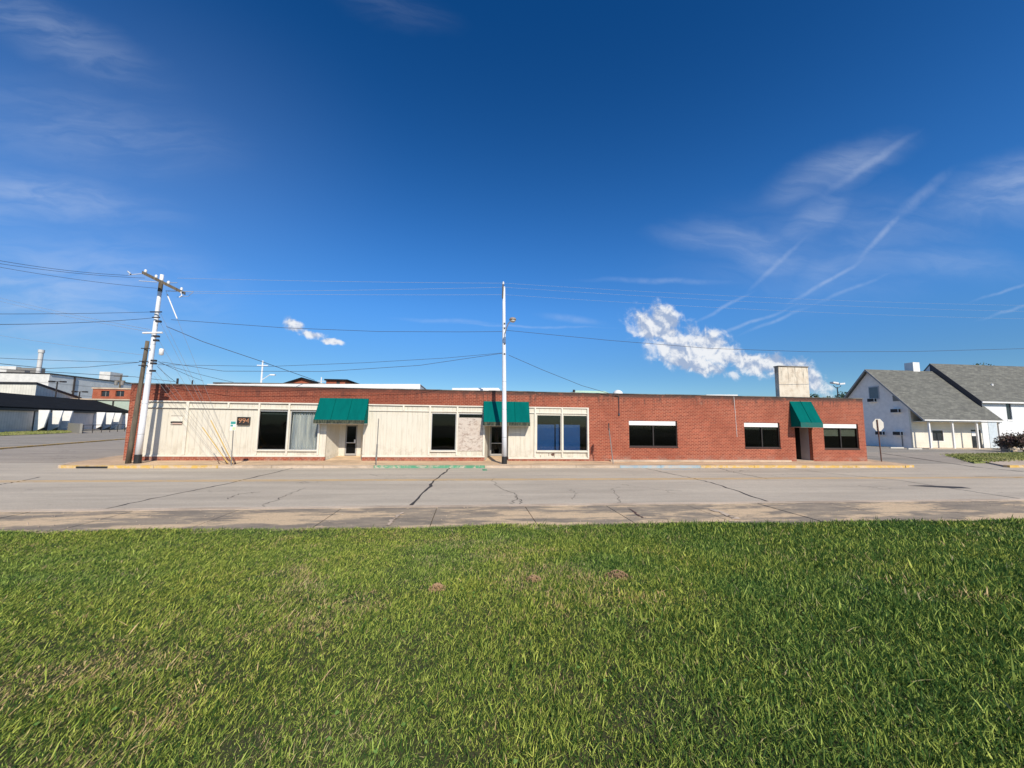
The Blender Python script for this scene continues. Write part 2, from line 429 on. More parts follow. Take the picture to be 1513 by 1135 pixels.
tp.prism([(c0.x-1.1, c0.y+.42), (c0.x-.2, c0.y+.5), (c0.x+1.0, c0.y+.05), (c0.x+.9, c0.y-.35), (c0.x+.1, c0.y-.28)], ZR, ZR+.006); tp.build('tar_patch', M['tar'], road)
for yy in (16.9, 17.2):
    mb = MB(); mb.quad((-20, yy, ZR+.004), (60, yy, ZR+.004), (60, yy+.13, ZR+.004), (-20, yy+.13, ZR+.004)); mb.build('centre_line', M['line'], road)
mb = MB(); a = gr(1000, 694, ZR); mb.box(a.x-.9, a.x+.9, a.y-.1, a.y+.12, ZR, ZR+.004); mb.build('parking_mark', M['blue_paint'], road)
mb = MB(); a = gr(716, 694, ZR); mb.box(a.x-.12, a.x+.12, a.y-.5, a.y+.3, ZR, ZR+.004); mb.build('parking_mark', M['green_paint'], road)
# side streets and lots
el = Vector((-.289, .957, 0)); nl = Vector((.957, .289, 0))
A = gr(0, 663, -.1)
struct('side_street', MB().quad((-160, 24.0, -.134), (160, 24.0, -.134), (160, 160, -.134), (-160, 160, -.134)), M['side_road'])
P0 = A-el*9+nl*0; 
lot = MB(); q = [A-el*12, A+el*90, A+el*90-nl*35, A-el*12-nl*60]; lot.prism([(v.x, v.y) for v in q], -.14, -.03); struct('parking_lot', lot, M['lot'])
kb = MB(); a = A-el*12; kb.obox(a+Vector((0, 0, -.1)), nl*.35, el*102, Vector((0, 0, .18))); struct('kerb', kb, M['yellow'])
# green verge before the dark-roofed building
g = MB(); q = [gr(-60, 650, 0), gr(0, 644, 0), gr(95, 640, 0), gr(110, 638.6, 0), gr(60, 635.5, 0), gr(-60, 636, 0)]
g.prism([(v.x, v.y) for v in q], -.02, .03); struct('verge', g, M['farlawn'])
# near pavement: kerb + slabs
nk = MB(); nk.box(-60, 60, 11.12, 11.38, -.16, -.015); struct('kerb', nk, M['kerb'])
nw = MB(); x = -60.
while x < 60:
    w = 2.45+random.uniform(-.15, .15); nw.box(x+.012, x+w-.012, 8.2, 11.1, -.16, -.02+random.uniform(-.006, .006)); x += w
walk = struct('near_pavement', nw, M['near_walk'])
strip([(595,757),(583,765),(572,776)], .09, M['kerb'], 'joint', walk, z=-.013, jit=.03)
strip([(930,752),(950,765)], .05, M['rust'], 'joint', walk, z=-.013, jit=.02)
strip([(1050,751),(1072,760),(1088,767)], .2, M['kerb'], 'joint', walk, z=-.013, jit=.03)
rs = random.Random(3); pbm = MB()
for k in range(900):
    x = rs.uniform(-16, 20); side_ = rs.random()
    y = rs.gauss(11.45, .06) if side_ < .5 else (rs.uniform(9.2, 11.0) if side_ < .8 else rs.gauss(21.2, .1))
    z = -.013 if 9 < y < 11.1 else ZR+.002
    if 11.08 < y < 11.40: continue
    q = rs.uniform(.008, .028); a = rs.uniform(0, 3); pbm.obox(Vector((x, y, z)), Vector((q*math.cos(a), q*math.sin(a), 0)), Vector((-q*.7*math.sin(a), q*.7*math.cos(a), q*.2)), Vector((q*.1, 0, q*.5)))
tag(pbm.build('gravel', M['kerb']), 'loose pale grit along the road edges', 'gravel', kind='stuff')
# far pavement with painted kerb
YC = 21.5
fwp = [(-20.0, 21.75), (-18.7, YC+.15), (27.0, YC+.15), (27.9, 21.9), (28.3, 22.6), (28.9, 24.6), (30, 27), (30.4, 42), (27.4, 42), (27.4, 30), (-19.0, 30), (-19.0, 44), (-25.5, 44), (-22.1, 27.6), (-20.75, 23.0)]
fw = struct('far_pavement', MB().prism(fwp, -.16, 0), M['far_walk'])
def kerbseg(p0, p1, m, name='kerb'):
    p0 = Vector((*p0, 0)); p1 = Vector((*p1, 0)); t = (p1-p0).normalized(); n = Vector((t.y, -t.x, 0))
    MB().obox(p0+Vector((0, 0, -.16)), p1-p0, n*.18, Vector((0, 0, .165+random.uniform(-.004, .004)))).build(name, m, fw)
cuts = [-18.7, -16.2, -14.2, -12.9]
xs_ = [(-18.7, -12.7, 'yellow'), (-12.7, -5.0, 'kerb'), (-5.0, .9, 'green_paint'), (.9, 8.6, 'kerb'), (8.6, 13.5, 'blue_paint'), (13.5, 27.0, 'yellow')]
for a, b, m in xs_:
    k = max(1, round((b-a)/3)); 
    for i in range(k): kerbseg((a+(b-a)*i/k+.01, YC+.16), (a+(b-a)*(i+1)/k-.01, YC+.16), M[m])
kerbseg((-20.0, 21.76), (-18.71, YC+.16), M['yellow']); kerbseg((-20.75, 23.0), (-20.01, 21.77), M['kerb']); kerbseg((-22.1, 27.6), (-20.76, 23.0), M['kerb'])
kerbseg((27.01, YC+.16), (27.9, 21.9), M['yellow']); kerbseg((27.91, 21.92), (28.3, 22.6), M['kerb']); kerbseg((28.31, 22.62), (28.9, 24.6), M['kerb'])
mb = MB(); a = gr(172, 687, -.1); mb.box(a.x-.7, a.x+.7, YC-.035, YC-.022, -.12, -.03); mb.build('storm_inlet', M['black'], fw)
mb = MB(); mb.box(fx(899), fx(1160), D-.42, D-.005, 0, .09); mb.build('step_ledge', M['kerb'], fw)
# ground on the right
q = [gr(1400, 673, ZR), gr(1445, 672, ZR), gr(1600, 668, ZR), gr(1640, 680, ZR), gr(1513, 682, ZR), gr(1440, 685, ZR)]
struct('verge', MB().prism([(v.x, v.y) for v in q], -.14, -.06), M['farlawn'])
q = [gr(1449, 682.5, ZR), gr(1660, 676, ZR), gr(1700, 690, ZR), gr(1485, 690, ZR)]
struct('far_pavement', MB().prism([(v.x, v.y) for v in q], -.14, -.04), M['kerb'])
q = gr(1486, 690.5, ZR); struct('kerb', MB().box(q.x, q.x+30, q.y-.2, q.y+.1, -.14, .01), M['yellow'])
q = [(31.5, 27), (80, 27.5), (90, 60), (31.5, 60)]
struct('parking_lot', MB().prism([(38, 34), (70, 36), (95, 42), (95, 70), (38, 70)], -.134, -.11), M['lot'])
side = struct('side_street', MB().quad((29.5, 24.1, -.128), (34, 24.1, -.128), (40, 60, -.128), (31, 60, -.128)), M['lot'])
strip([(1290,668),(1360,678),(1440,690),(1513,697)], .12, M['tar'], 'gutter_line', side, z=-.12, jit=.02)

# ------------------------------------------------------------------ lawn surface and grass
def vnoise(x, y, s, seed):
    r = np.random.default_rng(seed); g = r.random((64, 64)); x = x*s; y = y*s
    xi = np.floor(x).astype(int); yi = np.floor(y).astype(int); fx_ = x-xi; fy_ = y-yi
    fx_ = fx_*fx_*(3-2*fx_); fy_ = fy_*fy_*(3-2*fy_)
    g00 = g[xi % 64, yi % 64]; g10 = g[(xi+1) % 64, yi % 64]; g01 = g[xi % 64, (yi+1) % 64]; g11 = g[(xi+1) % 64, (yi+1) % 64]
    return (g00*(1-fx_)+g10*fx_)*(1-fy_)+(g01*(1-fx_)+g11*fx_)*fy_
def fbm(x, y, s, seed, o=4):
    a = 0; t = 0; w = 1.
    for k in range(o): a = a+w*vnoise(x, y, s*2**k, seed+k); t += w; w *= .55
    return a/t
def edgeY(x): return 9.05-.022*x+.22*(fbm(x+50, x*0+3, .45, 5)-.5)*2
def lawnz(x, y):
    e = 9.05-.022*x
    t = np.clip((e-y)/5.6, 0, 1); t = t*t*(3-2*t)
    return -.02+.5*t+.05*(fbm(x+70, y+70, .5, 21, 3)-.5)+.025*(fbm(x+70, y+70, 2.3, 31, 2)-.5)
nx, ny = 260, 110
gx = np.linspace(-34, 34, nx); gy = np.concatenate([np.linspace(-14, 0, 20), np.linspace(.15, 9.6, ny-20)])
X, Y = np.meshgrid(gx, gy, indexing='ij'); EY = edgeY(X)
Yc = np.where(Y > EY, EY, Y); Z = lawnz(X, Yc); Z = np.where(Y > EY, -.06, Z)
vs = np.stack([X, np.minimum(Y, EY+.03), Z], -1).reshape(-1, 3)
fs = [(i*ny+j, (i+1)*ny+j, (i+1)*ny+j+1, i*ny+j+1) for i in range(nx-1) for j in range(ny-1)]
mb = MB(); mb.v = [tuple(v) for v in vs]; mb.f = fs
lawn = struct('lawn', mb, M['soil'])
for p in lawn.data.polygons: p.use_smooth = True

NB = 1700000
# sample positions: density falls with distance from the camera position, margin on all sides of the view
yy = []; xx = []
def samp(n, y0, y1, p):
    u = rng.random(n); return (y0**p+u*(y1**p-y0**p))**(1/p)
yv = samp(NB, .9, 9.35, 1.15)
half = yv*1.42+2.0
xv = yv*.11+(rng.random(NB)*2-1)*half
keep = yv < edgeY(xv)+rng.normal(0, .05, NB)
xv, yv = xv[keep], yv[keep]; n = len(xv)
dist = np.hypot(xv, yv)
clump = fbm(xv+40, yv+40, 3.2, 77, 3)
keep = rng.random(n) < np.clip(.6+1.2*(clump-.2), .5, 1); xv, yv, dist, clump = xv[keep], yv[keep], dist[keep], clump[keep]; n = len(xv)
zv = lawnz(xv, np.minimum(yv, edgeY(xv)))-.004
rr = np.clip((xv+.5)/6, 0, 1)
ln = rng.gamma(5., 1/5., n)*(.028+.024*clump+.016*fbm(xv+9, yv+9, .6, 90, 3))*(.78+.5*rr)
big = rng.random(n) < .025; low = rng.random(n) < .38; ln = ln*np.where(big, 1.6, 1.)*np.where(low, .5, 1.)
wd = (.0011+.0016*rng.random(n)**1.5)*np.where(big, 1.7, 1.)*np.where(low, 1.25, 1.)*(1+dist*.13)*(.85+.4*rr)
az = rng.random(n)*2*np.pi
# combed slightly by mowing
lean = rng.gamma(2.4, .36, n)
lf = np.clip((1.5-xv)/4, 0, 1); dx = np.cos(az)*lean+.1+.45*lf; dy = np.sin(az)*lean+.25*lf
nr = np.sqrt(1+dx*dx+dy*dy); dx /= nr; dy /= nr; dz = 1/nr
fa = rng.random(n)*np.pi; sx = np.cos(fa); sy = np.sin(fa)
B = np.stack([xv, yv, zv], -1); Dv = np.stack([dx, dy, dz], -1); Sd = np.stack([sx, sy, 0*sx], -1)
bend = np.stack([dx*.55, dy*.55, -.28*np.ones(n)*(lean > .3)], -1)*rng.random((n, 1))*1.2
L1 = ln[:, None]
m1 = B+Dv*L1*.55+bend*L1*.18; m2 = B+Dv*L1+bend*L1*.75
w_ = wd[:, None]
V = np.stack([B-Sd*w_, B+Sd*w_, m1-Sd*w_*.85, m1+Sd*w_*.85, m2], 1).reshape(-1, 3)
me = bpy.data.meshes.new('grass')
base = np.arange(n)*5
loops = np.stack([base, base+1, base+3, base+2, base+2, base+3, base+4], 1).reshape(-1)
me.vertices.add(n*5); me.vertices.foreach_set('co', V.astype(np.float32).ravel())
me.loops.add(n*7); me.loops.foreach_set('vertex_index', loops.astype(np.int32))
me.polygons.add(n*2)
ls = np.stack([np.arange(n)*7, np.arange(n)*7+4], 1).reshape(-1); lt = np.tile([4, 3], n)
me.polygons.foreach_set('loop_start', ls.astype(np.int32)); me.polygons.foreach_set('loop_total', lt.astype(np.int32))
me.update(calc_edges=True)
# blade colours: living greens, and straw where the turf is thin and dry
dry = fbm(xv+20, yv*.8+20, .55, 55, 5); dry2 = fbm(xv+11, yv+5, 2.4, 66, 3)
leftness = np.clip((-xv+2.0)/5, 0, 1)
pd = np.clip((dry-.56)*1.7+(dry2-.54)*1.7+leftness*.22*np.clip((6-yv)/3, 0, 1), .05, .7)
pd = pd*np.clip(1.1-.09*(xv+4), .45, 1.1); isdry = rng.random(n) < pd*.55
g1 = np.array([.21, .295, .045]); g2 = np.array([.54, .61, .13]); g3 = np.array([.05, .11, .02]); st = np.array([.62, .50, .26]); st2 = np.array([.42, .30, .15])
u = rng.random((n, 1))**1.3; col = g1*(1-u)+g2*u
dk = rng.random(n) < .46+.22*rr; col[dk] = (g3*(.7+.6*u))[dk]
sc = st*(1-u)+st2*u; col[isdry] = sc[isdry]
yel = fbm(xv+33, yv+2, .8, 99, 3)[:, None]; col = col*(1+(yel-.5)*np.array([.7, .35, .1]))
ca = me.color_attributes.new('tint', 'FLOAT_COLOR', 'POINT')
cc = np.concatenate([np.repeat(col, 5, axis=0), np.ones((n*5, 1))], 1).astype(np.float32)
ca.data.foreach_set('color', cc.ravel())
me.materials.append(M['blade'])
go = bpy.data.objects.new('grass', me); C.objects.link(go)
tag(go, 'mown green lawn grass with straw coloured dry patches', 'grass', kind='stuff')
# broad clover leaves low in the turf
cl = MB()
for i in range(260):
    y = random.uniform(1.2, 5); x = y*.11+random.uniform(-1, 1)*y*1.4
    if vnoise(np.array([x+30]), np.array([y+30]), 1.3, 123)[0] < .55: continue
    z = float(lawnz(np.array([x]), np.array([y]))[0])+random.uniform(.02, .045); a0 = random.uniform(0, 6.28)
    for k in range(3):
        a = a0+k*2.09; r = random.uniform(.005, .009)
        c = Vector((x+math.cos(a)*r, y+math.sin(a)*r, z)); 
        cl.quad(*[c+Vector((math.cos(a+b)*r, math.sin(a+b)*r, math.sin(b+a)*.004)) for b in (0, 1.2, 2.3, 3.6, 4.9)])
cv = mat('clover_leaf', fn=f_leaf((.10, .19, .03), (.15, .26, .05)), rough=.5)
tag(cl.build('clover', cv), 'small bright clover leaves scattered in the lawn', 'clover', kind='stuff')
# ant mounds
for (px, py, r, lab) in ((912, 853, .085, 'crumbly reddish ant mound, the biggest bare lump in the lawn'), (788, 857, .05, 'small reddish dirt lump in the lawn left of the biggest mound'), (645, 874, .05, 'flat reddish bare dirt spot farthest left in the lawn')):
    c = gr(px, py, .4); mb = MB(); N = 18; rings = 6
    zc = float(lawnz(np.array([c.x]), np.array([c.y]))[0])-.006
    pts = [(c.x, c.y, zc+r*.75)]
    for i in range(1, rings+1):
        for k in range(N):
            a = 2*math.pi*k/N; q = r*i/rings*random.uniform(.85, 1.2)*1.3
            pts.append((c.x+q*math.cos(a)*1.4, c.y+q*math.sin(a), zc-.03+(r*.75+.03)*math.cos(i/rings*math.pi/2)*random.uniform(.75, 1.15)))
    fcs = [(0, 1+k, 1+(k+1) % N) for k in range(N)]+[(1+(i-1)*N+k, 1+i*N+k, 1+i*N+(k+1) % N, 1+(i-1)*N+(k+1) % N) for i in range(1, rings) for k in range(N)]
    mb.add(pts, fcs)
    for k in range(160):
        a = random.uniform(0, 6.28); q = random.uniform(.2, 1.7)*r; s = random.uniform(.006, .016)
        zz = zc+.01+max(0, r*.85*math.cos(min(1, q/(1.4*r))*1.57)); mb.obox(Vector((c.x+q*math.cos(a)*1.3, c.y+q*math.sin(a), zz)), Vector((s, s*.4, 0)), Vector((-s*.3, s, s*.3)), Vector((0, -s*.3, s)))
    tag(mb.build('dirt_mound', M['dirt']), lab, 'dirt mound')

def verge_grass(poly, n, z, label, h=.09):
    mb = MB(); xs = [p.x for p in poly]; ys = [p.y for p in poly]; k = 0
    def inside(x, y):
        c = False; j = len(poly)-1
        for i in range(len(poly)):
            if (poly[i].y > y) != (poly[j].y > y) and x < (poly[j].x-poly[i].x)*(y-poly[i].y)/(poly[j].y-poly[i].y)+poly[i].x: c = not c
            j = i
        return c
    rs = random.Random(5)
    while k < n:
        x, y = rs.uniform(min(xs)-.5, min(max(xs), 70)), rs.uniform(min(ys)-.3, max(ys)+.3)
        if not inside(x+rs.gauss(0, .25), y+rs.gauss(0, .25)): continue
        if rs.random() > .35+.9*float(vnoise(np.array([x+99]), np.array([y+99]), .9, 42)[0]): continue
        k += 1; a = rs.uniform(0, 6.28); w = rs.uniform(.03, .07); hh = h*rs.uniform(.4, 1.6); lx, ly = rs.gauss(0, .06), rs.gauss(0, .06)
        mb.add([(x-w*math.cos(a), y-w*math.sin(a), z), (x+w*math.cos(a), y+w*math.sin(a), z), (x+lx, y+ly, z+hh)], [(0, 1, 2)])
    tag(mb.build('verge_grass', M['farlawn']), label, 'grass', kind='stuff')
verge_grass([gr(1400, 673, ZR), gr(1445, 672, ZR), gr(1600, 668, ZR), gr(1640, 680, ZR), gr(1513, 682, ZR), gr(1440, 685, ZR)], 14000, -.06, 'short yellowish grass of the verge before the white buildings')
verge_grass([gr(0, 644, 0), gr(95, 640, 0), gr(110, 638.6, 0), gr(60, 635.5, 0), gr(0, 636, 0)], 6000, .03, 'strip of grass along the dark roofed building', .2)

# ------------------------------------------------------------------ the long brick building
BX0, BX1, BY1, BH = -19.3, 27.5, 38.5, 4.32
bld = empty('storefront_building', (4.1, D, 0), 'long low red brick building with cream shopfronts and three green awnings', 'building')
SX0, SX1 = fx(204.5), fx(870)
r1 = (fx(482), fx(536.5)); r2 = (fx(716.6), fx(751.2)); r3 = (fx(1174.5), fx(1199.6))
bw = [(fx(929.5), fx(1001), .93, 2.60), (fx(1100), fx(1152.5), .90, 2.57), (fx(1217), fx(1268.5), .86, 2.56)]
holes = [(SX0, SX1, .22, 3.40), (r1[0], r1[1], 0, .22), (r2[0], r2[1], 0, .22), (r3[0], r3[1], 0, 2.45), (fx(752), SX1, .12, .22)]+bw
mb = wall_xz(MB(), BX0, BX1, -.1, BH, D, D+.28, [(h[0], h[1], h[2]-(.1 if h[2] == 0 else 0), h[3]) for h in holes])
mb.box(BX0, BX0+.28, D+.28, BY1, -.1, BH); mb.box(BX1-.28, BX1, D+.28, BY1, -.1, BH); mb.box(BX0+.28, BX1-.28, BY1-.28, BY1, -.1, BH)
mb.build('brick_wall', M['brick'], bld)
mb = MB()
for i in range(16):
    a = BX0-.03+(BX1-BX0+.06)*i/16; b = BX0-.03+(BX1-BX0+.06)*(i+1)/16
    mb.box(a+.004, b-.004, D-.04, D+.34, BH, BH+.055+random.uniform(-.012, .012))
mb.box(BX0-.03, BX0+.3, D+.34, BY1, BH, BH+.05); mb.box(BX1-.3, BX1+.03, D+.34, BY1, BH, BH+.05)
mb.build('coping', M['coping'], bld)
MB().box(BX0+.28, BX1-.28, D+.28, BY1-.28, 3.7, 3.85).build('roof', M['coping'], bld)
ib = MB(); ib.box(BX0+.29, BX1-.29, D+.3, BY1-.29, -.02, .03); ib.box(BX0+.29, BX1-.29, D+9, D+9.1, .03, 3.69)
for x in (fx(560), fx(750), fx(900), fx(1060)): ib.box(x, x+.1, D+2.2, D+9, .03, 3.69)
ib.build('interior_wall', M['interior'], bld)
# cream shopfront skin
ZT = 3.40; YP = D+.03
zb, zt = .62, 2.90
W1 = (fx(380.3), fx(423.3)); W2 = (fx(427.5), fx(469.5)); W3 = (fx(637), fx(673.5)); W4 = (fx(677), fx(713.5)); W5 = (fx(793), fx(829.3)); W6 = (fx(832), fx(868))
sh = [(w[0], w[1], zb, zt) for w in (W1, W2, W3, W4, W5, W6)]+[(r1[0], r1[1], .22, 2.75), (r2[0], r2[1], .22, 2.75)]
wall_xz(MB(), SX0+.002, SX1-.002, .221, ZT-.002, YP, YP+.1, sh).build('shopfront_panel', M['siding'], bld)
MB().box(fx(752)+.01, SX1-.002, YP, YP+.1, .122, .219).build('shopfront_panel', M['siding'], bld)
tr = MB()
tr.box(SX0, SX1, D-.04, YP-.002, 3.325, 3.395)         # head trim
for a, b in ((SX0, r1[0]-.35), (r1[1]+.3, r2[0]-.12), (r2[1]+.62, SX1)): tr.box(a, b, D-.035, YP-.002, 2.985, 3.04)
for a, b in ((SX0, r1[0]), (r1[1], r2[0])): tr.box(a, b, D-.03, YP-.002, .222, .32)
tr.box(r2[1]+.02, SX1, D-.03, YP-.002, .124, .22)
for px in (206.5, 274, 334.7, 380.7, 425.4, 471.3, 595, 634.5, 675.2, 714.8, 790.5, 830.6, 868.8):
    x = fx(px); full = px in (206.5, 274, 380.7, 425.4, 471.3, 634.5, 675.2, 714.8, 790.5, 830.6, 868.8); w = .05 if px != 274 else .075
    tr.box(x-w, x+w, D-.055, YP-.003, .322 if full and px < 716 else (.222 if full else 3.042), 3.322)
tr.build('trim', M['trim'], bld)
MB().box(SX0, r1[0]-.36, D-.03, YP-.004, 3.295, 3.322).build('trim', M['coping'], bld)
MB().box(SX0, r1[0]-.36, D-.028, YP-.004, 2.95, 2.983).build('trim', M['coping'], bld)
MB().box(r1[1]+.31, r2[0]-.13, D-.028, YP-.004, 3.30, 3.322).build('trim', M['coping'], bld)
def shopwin(w, kind):
    f = MB(); y0, y1 = YP+.005, YP+.09; t = .035
    f.box(w[0], w[1], y0, y1, zt-t, zt); f.box(w[0], w[1], y0, y1, zb, zb+t); f.box(w[0], w[0]+t, y0, y1, zb+t, zt-t); f.box(w[1]-t, w[1], y0, y1, zb+t, zt-t)
    fo = f.build('window', M['alum'] if kind != 'blue' else M['trim'], bld)
    if kind == 'board':
        MB().box(w[0]+.04, w[1]-.04, YP+.05, YP+.06, zt-.26, zt-.04).build('pane', M['glass'], fo)
        MB().box(w[0]-.02, w[1]+.01, YP-.035, YP-.008, zb-.02, zt-.25).build('board', M['ply'], fo)
        return
    MB().box(w[0]+t+.002, w[1]-t-.002, YP+.05, YP+.058, zb+t+.002, zt-t-.002).build('pane', M['glass'] if kind == 'dark' else M['glass_light'], fo)
    sl = MB().box(w[0]-.03, w[1]+.03, D-.075, YP-.004, zb-.075, zb-.01); sl.build('sill', M['trim'], fo)
    if kind == 'dark' and w is W1:
        MB().box(w[0]+.04, w[1]-.04, YP+.062, YP+.075, zt-.2, zt-.15).build('blind_rail', M['alum'], fo)
    if kind == 'curtain':
        c = MB(); N = 90; P = []
        for i in range(N+1):
            s = i/N; x = w[0]+.05+s*(w[1]-w[0]-.1); ph = s*2*math.pi*11
            P.append((x, YP+.2+.045*math.sin(ph+1.5*math.sin(s*9)), x+.05*math.sin(s*5)-.08*(1-s), YP+.22+.05*math.sin(ph*.93+.6)))
        for i in range(N):
            a, b = P[i], P[i+1]; c.quad((a[2], a[3], zb+.02), (b[2], b[3], zb+.02), (b[0], b[1], zt-.1), (a[0], a[1], zt-.1))
        c.build('curtain', M['curtain'], fo)
    if kind == 'blue':
        c = MB(); h = zt-.62
        if w is W5: c.box(w[0]-.05, w[1]-.38, YP+.25, YP+.27, zb-.05, h); c.box(w[1]-.3, w[1]+.05, YP+.25, YP+.27, zb-.05, h+.02)
        else: c.box(w[0]-.05, w[1]-.42, YP+.25, YP+.27, zb-.05, h)
        c.build('blue_sheet', M['blue'], fo)
for w, k in ((W1, 'dark'), (W2, 'curtain'), (W3, 'dark'), (W4, 'board'), (W5, 'blue'), (W6, 'blue')): shopwin(w, k)
# brick-wall windows
for (a, b, z0, z1) in bw:
    f = MB(); t = .05; y0, y1 = D+.08, D+.17; zh = z1-.32
    f.box(a, b, y0, y1, z0, z0+t); f.box(a, a+t, y0, y1, z0+t, zh); f.box(b-t, b, y0, y1, z0+t, zh); xm = (a+b)/2+.02
    f.box(xm-.035, xm+.035, y0-.01, y1, z0+t, zh); f.box(a, b, y0-.003, y1, zh, zh+.03)
    f.box(a-.01, b+.02, D-.03, D+.079, z0-.07, z0-.004)
    fo = f.build('window', M['darkmetal'], bld)
    hd = MB().box(a+.01, b-.11, D+.03, D+.1, zh+.032, z1-.01).build('header_panel', M['white'], fo)
    MB().box(b-.1, b, D+.05, D+.15, zh+.032, z1-.005).build('header_panel', M['darkmetal'], fo)
    for c, d in ((a+t, xm-.035), (xm+.035, b-t)):
        MB().box(c+.002, d-.002, D+.13, D+.138, z0+t+.002, zh-.002).build('pane', M['glass'], fo)
        if a > fx(1210):
            MB().box(c+.02, d-.02, D+.2, D+.21, z0+.85, zh).build('blind', M['lap_cream'], fo)
        elif a > fx(1090) :
            MB().box(c+.02, d-.02, D+.2, D+.21, zh-.12, zh).build('blind', M['lap_cream'], fo)
# entrance recesses
def entrance(r, bx0, bx1, depth, zt_, ramp, door, mside, mdoor, name='entrance'):
    yb = D+depth
    e = MB(); 
    e.extr([(r[0], YP+.1, ramp*0-.02), (bx0, yb, -.02), (bx0, yb, zt_), (r[0], YP+.1, zt_)], (-.06, .01, 0))
    e.extr([(r[1], YP+.1, -.02), (bx1, yb, -.02), (bx1, yb, zt_), (r[1], YP+.1, zt_)], (.06, .01, 0))
    wall_xz(e, bx0-.1, bx1+.1, -.02, zt_, yb, yb+.1, [(door[0], door[1], ramp, ramp+door[2])])
    eo = e.build(name, mside, bld)
    MB().box(r[0]-.1, r[1]+.1, YP+.1, yb+.1, zt_+.002, zt_+.08).build('soffit', M['trim'], eo)
    MB().add([(r[0], D-.01, .004), (r[1], D-.01, .004), (bx1, yb, ramp), (bx0, yb, ramp), (bx0, yb+.3, ramp), (bx1, yb+.3, ramp)], [(0, 1, 2, 3), (3, 2, 5, 4)]).build('ramp', M['far_walk'], eo)
    return eo
D1 = 1.1
e1 = entrance(r1, at(501, 650, D+D1).x, at(533.7, 650, D+D1).x, D1, 2.75, .2, (at(510, 650, D+D1).x, at(527.3, 650, D+D1).x, 1.9), M['siding'], None)
e2 = entrance(r2, fx(716.6)+.32, r2[1]+.12, 1.2, 2.75, .2, (at(724.5,640,D+1.2).x, at(746,640,D+1.2).x, 1.95), M['siding'], None)
def glassdoor(x0, x1, y, z0, z1):
    d = MB(); t = .055
    d.box(x0, x1, y, y+.05, z1-t, z1); d.box(x0, x1, y, y+.05, z0, z0+.12); d.box(x0, x0+t, y, y+.05, z0+.12, z1-t); d.box(x1-t, x1, y, y+.05, z0+.12, z1-t)
    zm = z0+.42*(z1-z0); d.box(x0+t, x1-t, y, y+.05, zm-.03, zm+.03)
    do = d.build('door', mat('door_frame', (.34, .33, .31), .5), bld)
    p = MB(); p.box(x0+t, x1-t, y+.02, y+.03, z0+.12, zm-.03); p.box(x0+t, x1-t, y+.02, y+.03, zm+.03, z1-t); p.build('pane', M['glass'], do)
    h = MB(); h.box(x1-.14, x1-.06, y-.04, y, zm-.02, zm+.2); h.tube([(x0+.06, y-.05, zm), (x1-.1, y-.05, zm)], .015); h.build('handle', M['white'], do)
glassdoor(at(510, 650, D+D1).x+.02, at(527.3, 650, D+D1).x-.02, D+D1+.02, .22, 2.09); glassdoor(at(724.5,640,D+1.2).x+.02, at(746,640,D+1.2).x-.02, D+1.22, .22, 2.13)
# corner entrance in the brick part
e3 = MB(); x0, x1 = r3; yb = D+1.7
e3.box(x0-.1, x0, D+.28, yb, 0, 2.45); e3.box(x1, x1+.1, D+.28, yb, 0, 2.45); e3.box(x0-.1, x1+.1, D+.28, yb, 2.45, 2.55); e3.box(x0-.1, x1+.1, yb+.06, yb+.16, 0, 2.55)
e3o = e3.build('entrance', M['brick'], bld)
gs = mat('grey_side_panel', (.40, .38, .37), .7)
MB().extr([(x1-.002, D+.27, .04), (x1-.002, D+.95, .04), (x1-.002, D+.95, 2.44), (x1-.002, D+.27, 2.44)], (-.03, 0, 0)).build('side_panel', gs, e3o)
MB().box(x1-.06, x1-.003, D+.96, yb-.002, .04, 2.44).build('side_panel', M['black'], e3o)
MB().box(x0+.001, x1-.001, yb, yb+.05, .04, 2.449).build('door', M['darkmetal'], e3o)
MB().box(x0+.002, x1-.002, D-.01, yb, -.01, .035).build('step', M['kerb'], e3o)
# awnings
def awning(xa, xb, zt_, xf0, xf1, zf, zl, p, seams, m2):
    T = (xa, D-.006, zt_), (xb, D-.006, zt_); Fr = (xf0, D-p, zf), (xf1, D-p, zf); L = (xf0, D-p, zl), (xf1, D-p, zl); Bk = (xa+(xf0-xa)*.0, D-.006, zl), (xb, D-.006, zl)
    a = MB(); a.extr([T[0], T[1], Fr[1], Fr[0]], (0, .018, -.012))
    a.extr([T[0], Fr[0], L[0], Bk[0]], (.015, 0, 0)); a.extr([T[1], Fr[1], L[1], Bk[1]], (-.015, 0, 0))
    ao = a.build('awning', M['awning'], bld)
    MB().box(xf0-.004, xf1+.004, D-p-.02, D-p-.001, zl, zf-.004).build('valance', m2, ao)
    fr = MB(); fr.tube([L[0], L[1]], .018); fr.tube([Bk[0], L[0]], .018); fr.tube([Bk[1], L[1]], .018); fr.build('frame', M['alum'], ao)
    sm_ = mat('seam_canvas', (.0, .07, .062), .9, spec=.05)
    for u in seams:
        s = MB()
        q0 = Vector(T[0]).lerp(Vector(T[1]), u)+Vector((0, -.012, .008)); q1 = Vector(Fr[0]).lerp(Vector(Fr[1]), u)+Vector((0, -.012, .008)); s.tube([q0, q1], .011, n=5); s.build('seam', sm_, ao)
awning(-8.95, -6.10, 3.72, -8.95, -6.12, 2.41, 2.19, .75, (.33, .66), M['valance'])
awning(.86, 3.74, 3.70, .86, 3.70, 2.40, 2.18, .75, (.68,), M['valance'])
awning(21.86, 23.50, 4.07, 21.80, 23.42, 2.62, 2.30, .85, (.5,), mat('valance_green', fn=lambda t, b: t.mix(t.rng(t.noise(t.pos(), 5, 5, .7), .45, .7, 0, .5), (.0, .11, .095), (.05, .10, .07)), rough=.8))
t = bpy.data.curves.new('t', 'FONT')
